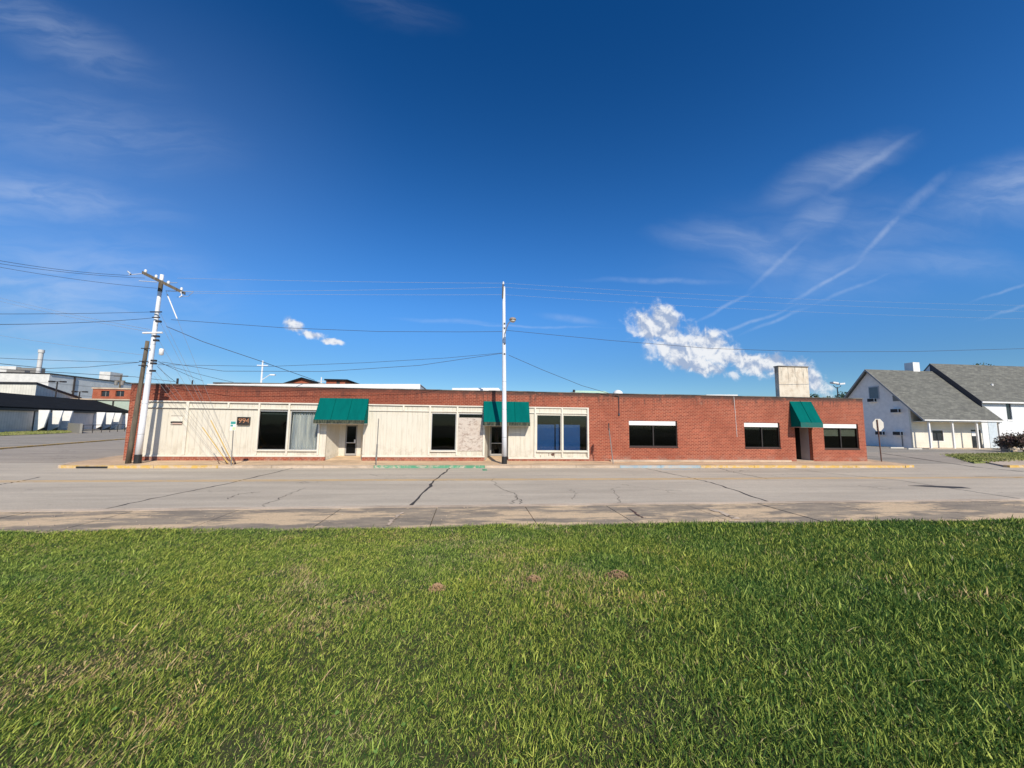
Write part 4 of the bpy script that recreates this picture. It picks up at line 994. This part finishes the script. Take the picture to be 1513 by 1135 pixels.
d0 = at(1461, 640, yf).x, at(1473, 640, yf).x; MB().box(d0[0], d0[1], yf-.04, yf-.002, ZG, at(1466, 622, yf).z).build('door', mat('pale_blue_door', (.55, .62, .66), .5), b2)
for px, py in ((1325, 662.5), (1351.5, 664)):
    c = gr(px, py, ZG); o = MB().box(c.x-.9, c.x+.9, c.y-.08, c.y+.08, ZG, ZG+.14)
    tag(o.build('wheel_stop', M['signback']), 'pale concrete wheel stop by the grey gable wall, %s' % ('farther left one' if px < 1340 else 'nearer the house corner'), 'wheel stop', 'wheel stops by the gable wall')
c = gr(1491, 667, ZG); tag(MB().box(c.x-.6, c.x+.6, c.y-.3, c.y+.3, ZG, ZG+.65).build('planter_block', M['kerb']), 'pale concrete block at the end of the house porch', 'concrete block')
# floodlight pole
t_ = at(1237, 572, 60); o = empty('floodlight_pole', (t_.x, 60, 0), 'pole with two tilted floodlights seen above the brick parapet', 'floodlight')
MB().tube([(t_.x, 60, -.1), (t_.x, 60, t_.z)], .11, .08).build('pole_shaft', M['darkmetal'], o)
MB().tube([(t_.x-.75, 60, t_.z+.25), (t_.x-.2, 60, t_.z-.15), (t_.x+.2, 60, t_.z-.15), (t_.x+.75, 60, t_.z+.25)], .05).build('bracket', M['darkmetal'], o)
for s in (-1, 1):
    c = Vector((t_.x+s*.62, 59.9, t_.z+.5)); MB().obox(c+Vector((-.5, -.35, -.12*s)), Vector((1.0, 0, .1*s)), Vector((0, .7, 0)), Vector((0, 0, .26))).build('lamp_head', M['white'], o)

# ------------------------------------------------------------------ left background
O = gr(0, 640, 0); O.z = 0
def lp(px, py, back=0.): return atP(px, py, O-nl*back, nl)
def sl_(px, back=0.): return (lp(px, 625, back)-(O-nl*back)).dot(el)
lb = empty('dark_roofed_building', O, 'low grey building with wide near-black roof and white fins at the left', 'building')
s0, s1 = -26., sl_(184)+16
OVH = .35; ze_ = lp(0, 602.5, -OVH).z; 
def lbox(mb, sa, sb, na, nb_, z0, z1):   # along, outward
    return mb.obox(O+el*sa+nl*na+Vector((0, 0, z0)), el*(sb-sa), nl*(nb_-na), Vector((0, 0, z1-z0)))
# bays: recessed entrances between closed wall panels
segs = [(s0, sl_(48)), (sl_(93), sl_(137)), (sl_(170), s1)]
w = MB()
for a, b in segs: lbox(w, a, b, -1.5, 0, -.02, ze_)
lbox(w, s0, s1, -9, -1.5, -.02, ze_-.01)
w.build('wall', M['panel_grey'], lb)
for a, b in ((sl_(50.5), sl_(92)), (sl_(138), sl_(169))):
    q = MB(); lbox(q, a, b, -.4, -.3, 0, ze_-.02); q.build('recess_shade_wall', mat('recess_shade_dark', (.07, .065, .065), .8), lb)  # shade inside the bays put into a dark wall colour
ov = OVH
zrdg = 6.5
r_ = MB(); back = -8.0
e0 = O+el*(s0-1)+nl*ov+Vector((0, 0, ze_)); e1 = O+el*(s1+1)+nl*ov+Vector((0, 0, ze_)); t0 = O+el*(s0-1)+nl*back+Vector((0, 0, zrdg)); t1 = O+el*(s1+1)+nl*back+Vector((0, 0, zrdg))
r_.extr([e0, e1, t1, t0], (0, 0, .25)); u0 = O+el*(s0-1)+nl*(2*back-ov)+Vector((0, 0, ze_)); u1 = O+el*(s1+1)+nl*(2*back-ov)+Vector((0, 0, ze_)); r_.extr([t0, t1, u1, u0], (0, 0, .25))
ro_ = r_.build('roof', M['shingle_dark'], lb)
MB().obox(e0+Vector((0, 0, -.35)), e1-e0, nl*-.12, Vector((0, 0, .38))).build('fascia', M['black'], ro_)
for px in (50, 71, 86, 137.5, 152, 163, 181):
    s = sl_(px); f = MB(); base_ = O+el*s
    f.extr([base_+nl*.01+Vector((0, 0, 0)), base_+nl*1.25+Vector((0, 0, .8)), base_+nl*1.72+Vector((0, 0, ze_-.12)), base_+nl*.01+Vector((0, 0, ze_-.12))], el*.3)  # slanted foot puts the shadow edge of the sunlit face into the shape
    f.build('sunlit_fin', M['white'], lb)
for px0, px1 in ((61, 69), (79, 84), (147, 151), (158, 161), (172, 179)):
    a, b = sl_(px0), sl_(px1); q = MB(); lbox(q, a, b, -.29, -.25, .5, ze_-.7); q.build('window', M['glass_far'], lb)
q = MB(); lbox(q, sl_(93), sl_(137), .02, 1.2, -.02, .25); q.build('step', M['kerb'], lb)
# low block wall and railing
a = gr(99, 638, 0); b = gr(117, 640, 0); tag(MB().obox(Vector((a.x, a.y, -.02)), b-a, nl*.3, Vector((0, 0, 1.55))).build('block_wall', mat('stone_block', (.26, .25, .22), .9)), 'short grey stone wall at the entrance of the dark roofed building', 'wall')
a = gr(122, 640.5, 0); b = gr(184, 637.5, 0); o = empty('railing', a, 'thin metal handrail along the ramp of the dark roofed building', 'railing')
MB().tube([a+Vector((0, 0, 1.3)), b+Vector((0, 0, 1.3))], .05).build('rail', M['darkmetal'], o)
for k in range(6): p = a.lerp(b, k/5); MB().tube([p, p+Vector((0, 0, 1.3))], .05).build('post', M['darkmetal'], o)
# beige upper building behind
bk = 14.
q0 = lp(54, 568, bk); q1 = lp(118, 590, bk); q0.z = q0.z
ub = empty('beige_building', (q0.x, q0.y, 0), 'beige corrugated building with a sloping dark roof edge behind the dark roof', 'building')
B0 = Vector((q0.x, q0.y, 0)); B1_ = Vector((q1.x, q1.y, 0)); wv = (Vector((-1, .12, 0))).normalized()*45
MB().extr([B0, B1_, q1, q0], wv).build('wall', M['corr_beige'], ub)
MB().extr([q0+Vector((.2, -.2, 0)), q1+Vector((.2, .2, 0)), q1+Vector((.2, .2, .45)), q0+Vector((.2, -.2, .45))], wv).build('roof', M['black'], ub)
# factory
YF = 130.; a = at(73.5, 553, YF); l0 = at(-70, 547, YF); zf_ = a.z
fb = empty('factory_building', (a.x, YF, 0), 'big white and grey metal factory hall behind the low left buildings', 'factory')
MB().box(a.x-90, a.x, YF, YF+.4, 0, zf_).build('front_wall', M['factory_white'], fb)
MB().box(a.x-.4, a.x, YF+.4, YF+260, 0, zf_).build('side_wall', M['factory_grey'], fb)
MB().box(a.x-90, a.x+.25, YF-.1, YF+260, zf_, zf_+.35).build('roof', M['darkmetal'], fb)
for px0, px1, pyt in ((-40, 24, 541.5), (26, 60, 544)):
    c0, c1 = at(px0, pyt, YF+12), at(px1, pyt, YF+12); MB().box(c0.x, c1.x, YF+12, YF+13.5, zf_+.35, c1.z).build('rooftop_unit', M['factory_white'] if px0 < 0 else M['postgrey'], fb)
c0 = at(10, 545, YF+5); MB().box(c0.x, c0.x+5, YF+5, YF+6.5, zf_+.35, zf_+1.6).build('rooftop_unit', M['postgrey'], fb)
c0 = at(61.5, 517, YF+10); st_ = MB().lathe((c0.x, YF+10, zf_), [(.58, 0), (.58, c0.z-zf_-1), (.75, c0.z-zf_-1), (.75, c0.z-zf_), (.45, c0.z-zf_+.02)], 18).build('chimney_stack', M['steel'], fb)
c0 = atX(158, 556, a.x-3); MB().box(a.x-5.5, a.x-2, c0.y, c0.y+5, zf_+.3, zf_+3.6).build('rooftop_unit', M['factory_white'], fb)
for px in (110, 178): c0 = atX(px, 560, a.x); MB().tube([(a.x+.15, c0.y, 0), (a.x+.15, c0.y, zf_)], .25, n=6).build('downpipe', M['darkmetal'], fb)
# red brick building and low pale wall in front
YB = 112.; a = at(137.5, 574.5, YB); b = at(205, 573, YB); rbz = empty('brick_annex', (a.x, YB, 0), 'orange-red brick building with two windows before the grey factory side', 'building')
h1 = at(149.5, 577.5, YB), at(161, 586, YB); h2 = at(171, 577.5, YB), at(183, 586, YB)
wall_xz(MB(), a.x, b.x+8, 0, a.z, YB, YB+10, [(h1[0].x, h1[1].x, h1[1].z, h1[0].z), (h2[0].x, h2[1].x, h2[1].z, h2[0].z)]).build('wall', M['brick_far'], rbz)
MB().box(a.x-.2, b.x+8.2, YB-.2, YB+10.2, a.z, a.z+.35).build('coping', M['kerb'], rbz)
for h_ in (h1, h2):
    wo = MB().box(h_[0].x, h_[1].x, YB+.3, YB+.5, h_[1].z, h_[0].z).build('window', M['glass_far'], rbz)
    xm = (h_[0].x+h_[1].x)/2; MB().box(xm-.08, xm+.08, YB+.2, YB+.3, h_[1].z, h_[0].z).build('frame', M['postgrey'], wo)
YL = 104.; a = at(96, 588.5, YL); b = at(205, 587, YL); pw = empty('pale_shed', (a.x, YL, 0), 'low pale green shed below the orange-red brick building', 'building')
MB().box(a.x, b.x+8, YL, YL+6, 0, a.z-.3).build('wall', M['palegreen'], pw); MB().box(a.x-.2, b.x+8, YL-.3, YL+6.2, a.z-.3, a.z).build('roof', M['kerb'], pw)
c = at(168, 590, YL-.1); MB().tube([(c.x, YL-.15, 0), (c.x, YL-.15, a.z-.3)], .15).build('downpipe', M['darkmetal'], pw)
# far street lamps and pole
for px, pyt, Y, lab in ((85, 564, 92, 'twin-headed street lamp before the grey factory side wall'), (118, 579, 100, 'small twin street lamp left of the orange-red brick building')):
    t_ = at(px, pyt, Y); o = empty('street_lamp', (t_.x, Y, 0), lab, 'street lamp'); MB().tube([(t_.x, Y, 0), (t_.x, Y, t_.z)], .12, n=6).build('pole_shaft', M['darkmetal'], o)
    MB().tube([(t_.x-1, Y, t_.z), (t_.x+1, Y, t_.z)], .07, n=5).build('bracket', M['darkmetal'], o)
    for s in (-1, 1): MB().box(t_.x+s*1.1-.4, t_.x+s*1.1+.4, Y-.3, Y+.3, t_.z-.15, t_.z+.15).build('lamp_head', M['darkmetal'], o)
t_ = at(179, 554, 120); o = empty('power_pole', (t_.x, 120, 0), 'distant dark pole with crossarms and transformers above the factory roof', 'utility pole')
MB().tube([(t_.x, 120, 0), (t_.x, 120, t_.z)], .2, n=6).build('pole_shaft', M['wood'], o); MB().box(t_.x-1.8, t_.x+1.8, 119.9, 120.1, t_.z-.5, t_.z-.2).build('crossarm', M['wood'], o); MB().box(t_.x-1.3, t_.x+1.3, 119.8, 120, t_.z-2, t_.z-1.6).build('crossarm', M['wood'], o)
for s in (-.8, .8): MB().lathe((t_.x+s, 119.7, t_.z-3), [(.35, 0), (.4, .2), (.4, 1), (.2, 1.2)], 8).build('transformer', M['postgrey'], o)
t_ = at(388.5, 533, 70); o = empty('street_lamp', (t_.x, 70, 0), 'pale distant lamp post with one side arm behind the white raised roof', 'street lamp')
MB().tube([(t_.x, 70, 0), (t_.x, 70, t_.z)], .2, .13, n=8).build('pole_shaft', M['pole'], o); b = at(404, 554, 70); c = at(389, 560, 70)
MB().tube([(t_.x, 70, b.z-1), (t_.x+1.3, 70, b.z), (b.x, 70, b.z)], .06, n=5).build('lamp_arm', M['white'], o); MB().box(b.x-.5, b.x+.3, 69.8, 70.2, b.z-.1, b.z+.1).build('lamp_head', M['white'], o)
MB().box(t_.x-.9, t_.x+.9, 69.95, 70.05, t_.z-.9, t_.z-.75).build('crossarm', M['pole'], o)
# brick houses peeping over the roof
Yh = 62.; a, b, c = at(424, 567.5, Yh), at(446.5, 560.5, Yh), at(470, 568.5, Yh)
o = empty('brick_house', (b.x, Yh, 0), 'gable top of a brick house peeping over the white raised roof', 'house')
MB().extr([(a.x, Yh, 0), (c.x, Yh, 0), c, b, a], (0, 9, 0)).build('wall', M['brick_far'], o)
MB().extr([a+Vector((-.5, -.3, -.12)), b+Vector((0, -.3, 0)), b+Vector((0, -.3, .28)), a+Vector((-.5, -.3, .1))], (0, 9.6, 0)).extr([c+Vector((.5, -.3, -.12)), b+Vector((0, -.3, 0)), b+Vector((0, -.3, .28)), c+Vector((.5, -.3, .1))], (0, 9.6, 0)).build('roof', M['shingle_dark'], o)
a, b = at(482, 562.3, Yh), at(510, 562.3, Yh); c = at(528, 568, Yh+8)
o = empty('brick_house', (a.x, Yh, 0), 'flat topped brick block peeping over the roof, right of the brick gable', 'house')
MB().prism([(a.x, Yh), (b.x, Yh), (b.x, Yh+9), (a.x, Yh+9)], 0, a.z).build('wall', M['brick_far'], o); MB().box(a.x-.2, b.x+.4, Yh-.3, Yh+9.3, a.z, a.z+.22).build('roof', M['shingle_dark'], o)
MB().box(a.x+1.55, a.x+2.05, Yh-.05, Yh-.01, a.z-.6, a.z-.1).build('vent', M['black'], o)
t_ = at(475, 557.5, 50); o = empty('antenna', (t_.x, 50, 0), 'thin white antenna mast with cross arms between the two brick roofs', 'antenna')
MB().tube([(t_.x, 50, 0), (t_.x, 50, t_.z)], .07, n=6).build('mast', M['white'], o); MB().tube([(t_.x-.45, 50, t_.z-.5), (t_.x+.45, 50, t_.z-.5)], .035, n=5).tube([(t_.x-.3, 50, t_.z-.75), (t_.x+.3, 50, t_.z-.75)], .03, n=5).build('crossbar', M['white'], o)
a, b = at(850, 577.3, 58), at(896, 579, 58); o = empty('green_roofed_building', (a.x, 58, 0), 'pale green roof just above the parapet left of the white roof vent', 'building')
MB().box(a.x, b.x, 58, 66, 0, a.z-.5).build('wall', M['lap_cream'], o); MB().extr([(a.x-.3, 57.7, a.z-.5), (b.x+.9, 57.7, a.z-.5), (b.x-.4, 57.7, a.z), (a.x, 57.7, a.z)], (0, 8.6, 0)).build('roof', mat('mint_roof', (.42, .62, .50), .6), o)

# ------------------------------------------------------------------ sun, sky, clouds
SUN_EL, SUN_AZ = 38., 14.           # sun stands behind the camera, a little to the right
ld = Vector((-math.sin(R(SUN_AZ))*math.cos(R(SUN_EL)), math.cos(R(SUN_AZ))*math.cos(R(SUN_EL)), -math.sin(R(SUN_EL))))
sl = bpy.data.lights.new('sun', 'SUN'); sl.energy = 4.9; sl.angle = R(.5); sl.color = (1, .91, .78)
so = bpy.data.objects.new('sun', sl); C.objects.link(so); so.rotation_euler = ld.to_track_quat('-Z', 'Y').to_euler(); so.location = (0, -20, 40)
wd = bpy.data.worlds.new('World'); S.world = wd; wd.use_nodes = True
T = NT(wd.node_tree); bg = T.n['Background']
sky = T.node('ShaderNodeTexSky', sky_type='NISHITA'); sky.sun_disc = False; sky.sun_elevation = R(SUN_EL)
sd = -ld; sky.sun_rotation = math.atan2(sd.x, sd.y); sky.air_density = 1.0; sky.dust_density = .3; sky.ozone_density = 3.0; sky.altitude = 300
hs_ = T.node('ShaderNodeHueSaturation'); hs_.inputs['Saturation'].default_value = 1.22; hs_.inputs['Value'].default_value = 1.0; T.l.new(sky.outputs[0], hs_.inputs['Color'])
dirv = T.node('ShaderNodeTexCoord').outputs['Generated']
dx_, dy_, dz_ = T.sep(dirv)
ys = T.m('MAXIMUM', dy_, .02)
U = T.m('DIVIDE', dx_, ys); V_ = T.m('DIVIDE', dz_, ys)
front = T.rng(dy_, .03, .12)
uv = T.comb(U, V_, 0.)
def px2uv(px, py): d = ray(px, py); return d.x/d.y, d.z/d.y
def warp(amt, sc):
    n = T.node('ShaderNodeTexNoise'); T.put(n.inputs['Vector'], uv); n.inputs['Scale'].default_value = sc; n.inputs['Detail'].default_value = 4
    a = T.node('ShaderNodeVectorMath', operation='SUBTRACT'); T.l.new(n.outputs[1], a.inputs[0]); a.inputs[1].default_value = (.5, .5, .5)
    s_ = T.node('ShaderNodeVectorMath', operation='SCALE'); T.l.new(a.outputs[0], s_.inputs[0]); s_.inputs['Scale'].default_value = amt
    q = T.node('ShaderNodeVectorMath', operation='ADD'); T.l.new(uv, q.inputs[0]); T.l.new(s_.outputs[0], q.inputs[1]); return q.outputs[0]
uvw = warp(.085, 5.); uvc = warp(.03, 22.)
def ell(vec, p0, p1, w, soft=0.):
    """soft elongated spot between two sky directions; 1 at the middle, 0 at its rim"""
    a = px2uv(*p0); b = px2uv(*p1); c = ((a[0]+b[0])/2, (a[1]+b[1])/2); L = math.hypot(b[0]-a[0], b[1]-a[1])/2; ang = math.atan2(b[1]-a[1], b[0]-a[0])
    n = T.node('ShaderNodeMapping', vector_type='TEXTURE'); T.l.new(vec, n.inputs[0]); n.inputs['Location'].default_value = (c[0], c[1], 0); n.inputs['Rotation'].default_value = (0, 0, ang); n.inputs['Scale'].default_value = (L, w/F, 1)
    s_ = T.sep(n.outputs[0]); flat = T.comb(s_[0], s_[1], 0.)
    ln_ = T.node('ShaderNodeVectorMath', operation='LENGTH'); T.l.new(flat, ln_.inputs[0])
    return T.rng(ln_.outputs['Value'], 1., soft)
def total(ls, op='MAXIMUM'):
    r = ls[0]
    for q in ls[1:]: r = T.m(op, r, q)
    return r
# cumulus bank: bright body with a ragged outline
body = total([ell(uvc, *q) for q in (((905, 458), (1035, 515), 46), ((920, 495), (1090, 540), 48), ((950, 440), (1015, 500), 38), ((980, 478), (1120, 548), 42), ((1040, 518), (1170, 556), 30), ((1065, 532), (1235, 546), 26), ((1150, 525), (1245, 595), 28), ((925, 515), (1120, 560), 22),
              ((415, 468), (455, 492), 14), ((430, 490), (490, 498), 12), ((470, 500), (520, 510), 7))])
cn = T.noise(uv, 24, 8, .58, .4); cn2 = T.noise(uv, 75, 4, .55)
upv = T.node('ShaderNodeVectorMath', operation='ADD'); T.l.new(uv, upv.inputs[0]); upv.inputs[1].default_value = (.004, .014, 0)
cnu = T.noise(upv.outputs[0], 24, 8, .58, .4)
cshape = T.m('ADD', body, T.m('MULTIPLY', T.m('SUBTRACT', cn, .52), 1.7)); cshape = T.m('ADD', cshape, T.m('MULTIPLY', T.m('SUBTRACT', cn2, .5), .35))
cum = T.m('MULTIPLY', T.rng(cshape, .05, .75), T.rng(body, .0, .22))
# cirrus sheets and trails
st1 = T.noise(T.scale(uvw, (5, 22, 1), (0, 0, R(-22))), 1., 6, .6, .6); st2 = T.noise(T.scale(uvw, (3, 14, 1), (0, 0, R(25))), 1., 6, .6, .6)
sheetR = total([T.m('MULTIPLY', ell(uvw, *q[:3]), q[3]) for q in (((960, 330), (1260, 400), 60, .42), ((1080, 320), (1380, 190), 55, .40), ((1120, 400), (1280, 270), 60, .34), ((1290, 330), (1780, 220), 95, .50), ((1130, 460), (1300, 330), 60, .26), ((1240, 370), (1560, 400), 60, .24), ((900, 400), (1560, 330), 140, .20), ((930, 345), (1130, 372), 34, .28))])
trails = total([T.m('MULTIPLY', ell(uvt, *q[:3]), q[3]) for uvt in (warp(.02, 9.),) for q in (((1005, 488), (1125, 425), 4.5, .38), ((1090, 445), (1200, 340), 7, .26), ((1020, 508), (1190, 448), 4.5, .40), ((1150, 460), (1290, 375), 5.5, .40), ((1260, 395), (1345, 300), 8, .36), ((1080, 500), (1210, 448), 4.5, .34), ((1180, 458), (1330, 398), 5, .24),
            ((1300, 340), (1420, 240), 16, .26), ((1200, 300), (1370, 185), 11, .28), ((1415, 452), (1560, 408), 4.5, .3), ((1430, 478), (1560, 438), 4.5, .3), ((830, 412), (1110, 419), 7, .26), ((560, 470), (770, 480), 5, .24), ((780, 462), (910, 482), 9, .28), ((600, 476), (940, 487), 3, .3))])
sheetL = total([T.m('MULTIPLY', ell(uvw, *q[:3]), q[3]) for q in (((-160, -60), (300, 150), 60, .30), ((-200, 130), (420, 240), 90, .22), ((-260, 230), (330, 330), 50, .42), ((-300, 280), (160, 325), 28, .35), ((-300, 430), (420, 440), 130, .5), ((-400, 570), (460, 585), 90, 1.), ((460, -20), (700, 40), 50, .10))])
veil = T.m('MULTIPLY', ell(uv, (-700, 240), (640, 300), 420), .11)
cir = T.m('ADD', T.m('ADD', veil, T.m('MULTIPLY', T.m('MULTIPLY', sheetR, 1.3), T.rng(st2, .3, .75, .3, 1.))), T.m('MULTIPLY', sheetL, T.rng(st1, .3, .72, .2, 1.)))
cir = T.m('ADD', cir, T.m('MULTIPLY', trails, T.rng(cn, .25, .65, .45, 1.)), clamp=True)
cirm = T.m('MULTIPLY', T.m('MULTIPLY', cir, .62), front)
K = 1.0
sr, sg, sb = T.sep(hs_.outputs[0])
skyc = T.comb(T.m('MAXIMUM', T.m('MULTIPLY', T.m('SUBTRACT', sr, .2), .8), .02), T.m('MULTIPLY', T.m('SUBTRACT', sg, .17), 1.06), T.m('MULTIPLY', sb, 1.27))
bell = T.m('ADD', .92, T.m('MULTIPLY', .38, T.m('MULTIPLY', T.rng(dz_, .1, .3), T.rng(dz_, .8, .35))))
bl = T.node('ShaderNodeVectorMath', operation='SCALE'); T.l.new(skyc, bl.inputs[0]); T.l.new(bell, bl.inputs['Scale']); skyc = bl.outputs[0]
c1 = T.mix(cirm, skyc, (7.2, 8.2, 10.0))
cshade = T.rng(T.m('ADD', T.m('ADD', T.m('MULTIPLY', T.m('SUBTRACT', cn, cnu), 2.3), T.m('MULTIPLY', T.m('SUBTRACT', T.noise(uv, 8, 3, .6), .5), 1.6)), T.m('MULTIPLY', T.m('SUBTRACT', cn2, .5), .5)), -.35, .28)
ccol = T.mix(cshade, (4.2, 5.2, 7.2), (10.2, 10.3, 10.5))
c2 = T.mix(T.m('MULTIPLY', T.m('MULTIPLY', cum, .93), front), c1, ccol)
T.l.new(c2, bg.inputs['Color']); bg.inputs['Strength'].default_value = .09

# ------------------------------------------------------------------ camera and render settings
cd = bpy.data.cameras.new('camera'); cam = bpy.data.objects.new('camera', cd); C.objects.link(cam); S.camera = cam
from mathutils import Matrix
cam.matrix_world = Matrix(((rt.x, up.x, -fwd.x, 0), (rt.y, up.y, -fwd.y, 0), (rt.z, up.z, -fwd.z, 2.3), (0, 0, 0, 1)))
cd.sensor_width = 36; cd.lens = 36*F/W; cd.clip_start = .05; cd.clip_end = 5000
S.view_settings.view_transform = 'Standard'; S.view_settings.look = 'None'; S.view_settings.exposure = 0; S.view_settings.gamma = 1
S.cycles.transparent_max_bounces = 12
